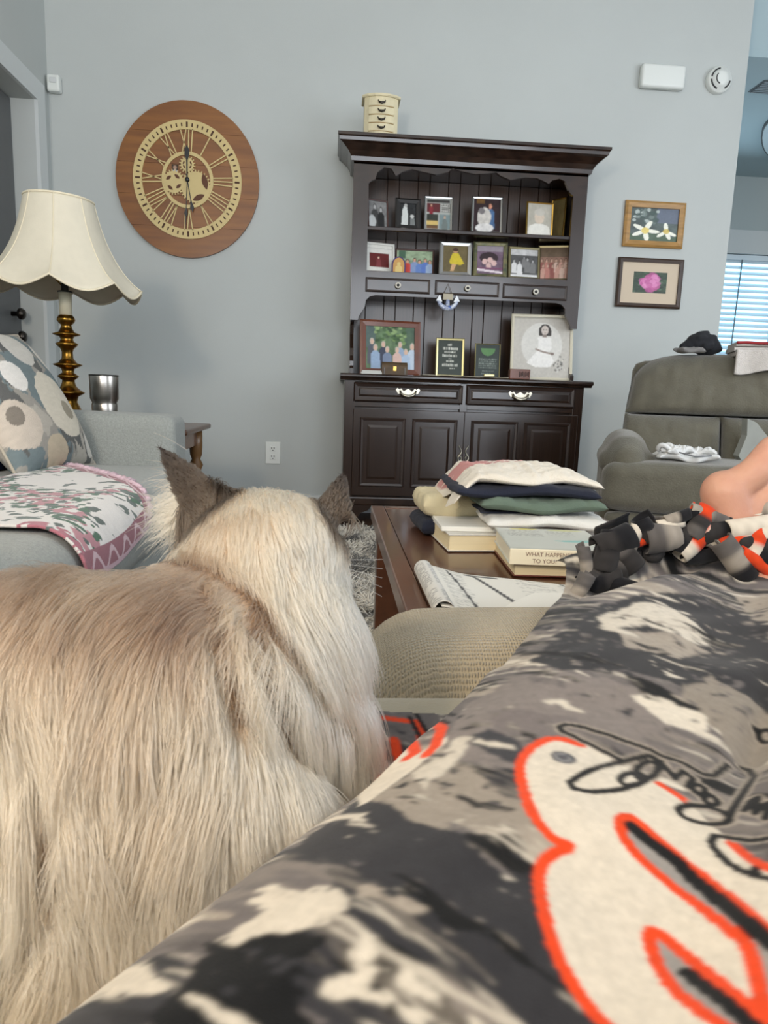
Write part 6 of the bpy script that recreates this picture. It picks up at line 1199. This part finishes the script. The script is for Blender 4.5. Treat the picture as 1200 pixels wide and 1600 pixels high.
def parting(p):      # nearest fur parting: distance (as seen), side
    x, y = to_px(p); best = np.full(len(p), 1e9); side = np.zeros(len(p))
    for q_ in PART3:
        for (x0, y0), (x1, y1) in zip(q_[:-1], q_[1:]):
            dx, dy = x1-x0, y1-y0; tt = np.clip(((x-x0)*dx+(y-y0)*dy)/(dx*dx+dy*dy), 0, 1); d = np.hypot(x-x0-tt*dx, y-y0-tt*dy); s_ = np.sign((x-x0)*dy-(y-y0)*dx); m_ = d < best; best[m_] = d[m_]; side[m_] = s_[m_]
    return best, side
uc = coat(co, no); pd_, _ = parting(co); k = (sstep(16, 4, pd_)*(no@FWD < 0))[:, None]; uc = uc*(1-k)+np.array(C(120, 96, 74))*k  # shade of the parting creases painted into the undercoat colour
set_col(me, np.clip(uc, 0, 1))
# fur
me.calc_loop_triangles(); nt_ = len(me.loop_triangles); tri = np.zeros(nt_*3, np.int32); me.loop_triangles.foreach_get('vertices', tri); tri = tri.reshape(-1, 3)
A3 = co[tri]; ar_ = np.linalg.norm(np.cross(A3[:, 1]-A3[:, 0], A3[:, 2]-A3[:, 0]), axis=1); cen = A3.mean(1)
wgt = ar_*np.where(cen[:, 0] < -0.30, 0.35, 1.0)*np.where(cen[:, 2] < SEAT+0.004, 0.2, 1.0)
def sample(N):
    ti = RNG.choice(nt_, N, p=wgt/wgt.sum()); r1_, r2_ = np.sqrt(RNG.random(N)), RNG.random(N); w = np.stack([1-r1_, r1_*(1-r2_), r1_*r2_], -1)
    p = (A3[ti]*w[..., None]).sum(1); nn = (no[tri[ti]]*w[..., None]).sum(1); nn /= np.linalg.norm(nn, axis=1)[:, None]; return p, nn
def flow(p, nn):
    dE = np.minimum(seg3(p, eL0, eL1)[0], seg3(p, eR0, eR1)[0]); onear = dE < 0.015
    dh = np.linalg.norm(p-(hc+np.array([0, 0, 0.005])), axis=1); kh = sstep(0.085, 0.05, dh)
    fx = 0.12+0.55*sstep(-0.06, 0.06, p[:, 0]); body = np.column_stack([fx, np.full(len(p), -0.25), np.full(len(p), -1.0)])
    kt = sstep(0.5, 0.85, nn[:, 2])*sstep(0.02, -0.06, p[:, 0]); top = np.array([-0.55, -0.75, -0.35]); body = body*(1-kt[:, None])+top*kt[:, None]
    sgn = np.where(p[:, 0] < hc[0], -1.0, 1.0); head = np.column_stack([sgn*0.08+0.12, np.full(len(p), -0.85), np.full(len(p), -0.45)])
    f = body*(1-kh[:, None])+head*kh[:, None]
    eax = np.where((np.linalg.norm(p-eL0, axis=1) < np.linalg.norm(p-eR0, axis=1))[:, None], (eL1-eL0)/np.linalg.norm(eL1-eL0), (eR1-eR0)/np.linalg.norm(eR1-eR0)); f[onear] = eax[onear]
    a = (fbm(p[:, 0]*16+p[:, 1]*7, p[:, 2]*16, 8)-0.5)*2.0; f[:, 0] += a*0.75*(~onear); a = (fbm(p[:, 0]*45+p[:, 1]*31, p[:, 2]*45, 18)-0.5)*2.0; f[:, 0] += a*0.5*(~onear)
    pd2, sd2 = parting(p); kp = sstep(34, 5, pd2)*(~onear); f += CR*(sd2*kp*0.75)[:, None]
    ln = 0.046*np.ones(len(p)); ln = ln*(1-kt*0.35); ln = ln*(1-kh)+0.015*kh; ln[onear] = 0.006; ln = ln*(1-0.35*sstep(12, 3, pd2)*(~onear))
    under = sstep(SEAT+0.05, SEAT+0.01, p[:, 2]); f[:, 2] += under*0.7; f[:, 1] -= under*0.5
    ft = f-nn*(f*nn).sum(1)[:, None]; ft /= np.linalg.norm(ft, axis=1)[:, None]+1e-6
    lift = np.where(onear, 0.15, 0.22+0.10*kh); return ft, lift, ln, onear
NF, NPT = 260000, 7
pr_, nr_ = sample(NF); _pd = parting(pr_)[0]; _k = ~((_pd < 9) & (RNG.random(NF) < 0.75)); pr_, nr_ = pr_[_k], nr_[_k]; NF = len(pr_); f_, lift, ln, onear = flow(pr_, nr_)
from mathutils import kdtree
def clumps(n, seed):
    pc, nc = sample(n); fc, lc, lnc, oc = flow(pc, nc); kd = kdtree.KDTree(n)
    for i, p in enumerate(pc): kd.insert(p, i)
    kd.balance(); return pc, nc, fc, lc, lnc, np.array([kd.find(p)[1] for p in pr_])
t = np.linspace(0, 1, NPT)
def strand_path(p, nn, f, lift, ln, jit):
    d = f+jit; s = t[None, :, None]; out = p[:, None]+d[:, None]*(ln[:, None, None]*s*(0.75+0.25*s))+nn[:, None]*(ln*lift)[:, None, None]*(1.6*s-1.0*s*s)
    w1 = RNG.uniform(0, 6.28, (len(p), 1)); out[..., 0] += 0.05*ln[:, None]*np.sin(w1+5*t[None])*t[None]; out[..., 2] += 0.03*ln[:, None]*np.cos(w1*1.7+6*t[None])*t[None]
    out[..., 2] -= (ln[:, None]*0.30*(t**2)[None]); return out
ln = ln*RNG.uniform(0.72, 1.15, NF)
P = strand_path(pr_, nr_, f_, lift, ln, RNG.normal(0, 0.16, (NF, 3)))
for n, seed, wgt_c in ((600, 1, 0.30), (6000, 2, 0.40)):
    pc, nc, fc, lc, lnc, ix = clumps(n, seed); jit = RNG.normal(0, 0.16 if n < 1000 else 0.12, (n, 3)); G = strand_path(pc, nc, fc, lc+RNG.uniform(-0.08, 0.10, n), lnc*RNG.uniform(0.95, 1.1, n), jit)
    k = (wgt_c*t**1.3)[None, :, None]*np.where(onear, 0, 1)[:, None, None]; off = P[:, :1]-G[ix][:, :1]; P = P*(1-k)+(G[ix]+off*0.15)*k
P[..., 2] = np.maximum(P[..., 2], SEAT+0.003)
cs = coat(pr_, nr_); pdr, _ = parting(pr_); kq_ = (sstep(11, 3, pdr)*0.85*(nr_@FWD < 0))[:, None]; cs = cs*(1-kq_)+np.array(C(58, 42, 32))*kq_; tone = RNG.normal(1.0, 0.05, NF)*(0.93+0.14*RNG.random(6000)[ix]); cs = np.clip(cs*tone[:, None], 0, 1)  # strands darkened along the partings: crease shade put into the fur colour
furm = bpy.data.materials.new('cat_fur'); furm.use_nodes = True; fn = furm.node_tree; fn.nodes.remove(fn.nodes['Principled BSDF']); fa = fn.nodes.new('ShaderNodeAttribute'); fa.attribute_name = 'Col'
fb = fn.nodes.new('ShaderNodeBsdfHairPrincipled'); fb.model = 'CHIANG'; fb.parametrization = 'COLOR'; fn.links.new(fa.outputs['Color'], fb.inputs['Color']); fb.inputs['Roughness'].default_value = 0.45; fb.inputs['Radial Roughness'].default_value = 0.75
fn.links.new(fb.outputs[0], fn.nodes['Material Output'].inputs['Surface'])
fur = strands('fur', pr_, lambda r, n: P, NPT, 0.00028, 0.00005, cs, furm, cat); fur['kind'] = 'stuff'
# pale tuft inside the turned ear
NT = 700; tb0 = E(296, 800, 0.55); rt = tb0+np.column_stack([RNG.normal(0, 0.008, NT), RNG.normal(0.004, 0.004, NT), RNG.normal(0, 0.012, NT)])
def tuft_fn(r, n):
    d = -CR*1.0+CU*RNG.normal(-0.05, 0.35, (len(r), 1))-FWD*RNG.normal(0, 0.2, (len(r), 1)); Ls = RNG.uniform(0.012, 0.034, len(r)); s = np.linspace(0, 1, n)
    out = r[:, None]+d[:, None]*(Ls[:, None]*s)[..., None]; out[..., 2] -= (0.010*(s**2))[None]*RNG.uniform(0.2, 1.4, (len(r), 1)); return out
o = strands('ear_tuft', rt, tuft_fn, 6, 0.00028, 0.00006, np.tile(np.array(C(206, 188, 164)), (NT, 1)), furm, cat); o['kind'] = 'stuff'
# face on the far side
eyem = mat('cat_eye', C(90, 130, 170), 0.15); nosm = mat('cat_nose', C(96, 70, 66), 0.5)
fd = np.array([0.1, 0.98, -0.12]); fr_ = np.array([0.98, -0.1, 0.0])
for s in (-1, 1):
    o = lathe('eye', [(0.0005, -0.008), (0.006, -0.005), (0.008, 0), (0.006, 0.005), (0.0005, 0.008)], eyem, cat, 16); o.location = tup(hc+fd*0.049+fr_*s*0.020+np.array([0, 0, 0.006]))
o = lathe('nose', [(0.0005, -0.004), (0.005, -0.001), (0.006, 0.002), (0.0005, 0.005)], nosm, cat, 12); o.location = tup(hc+np.array([0.014, 0.071, -0.014]))
for s in (-1, 1):
    for k in range(5): b0 = hc+np.array([0.012, 0.064, -0.024])+fr_*s*0.012; tube('whisker', [tup(b0), tup(b0+fr_*s*0.035+np.array([0, 0.004, 0.003*(k-2)])), tup(b0+fr_*s*0.07+np.array([0, -0.004, 0.008*(k-2)-0.006]))], [0.0004, 0.0003, 0.0001], mat('whisker_white', C(230, 228, 222), 0.5), cat, 4)
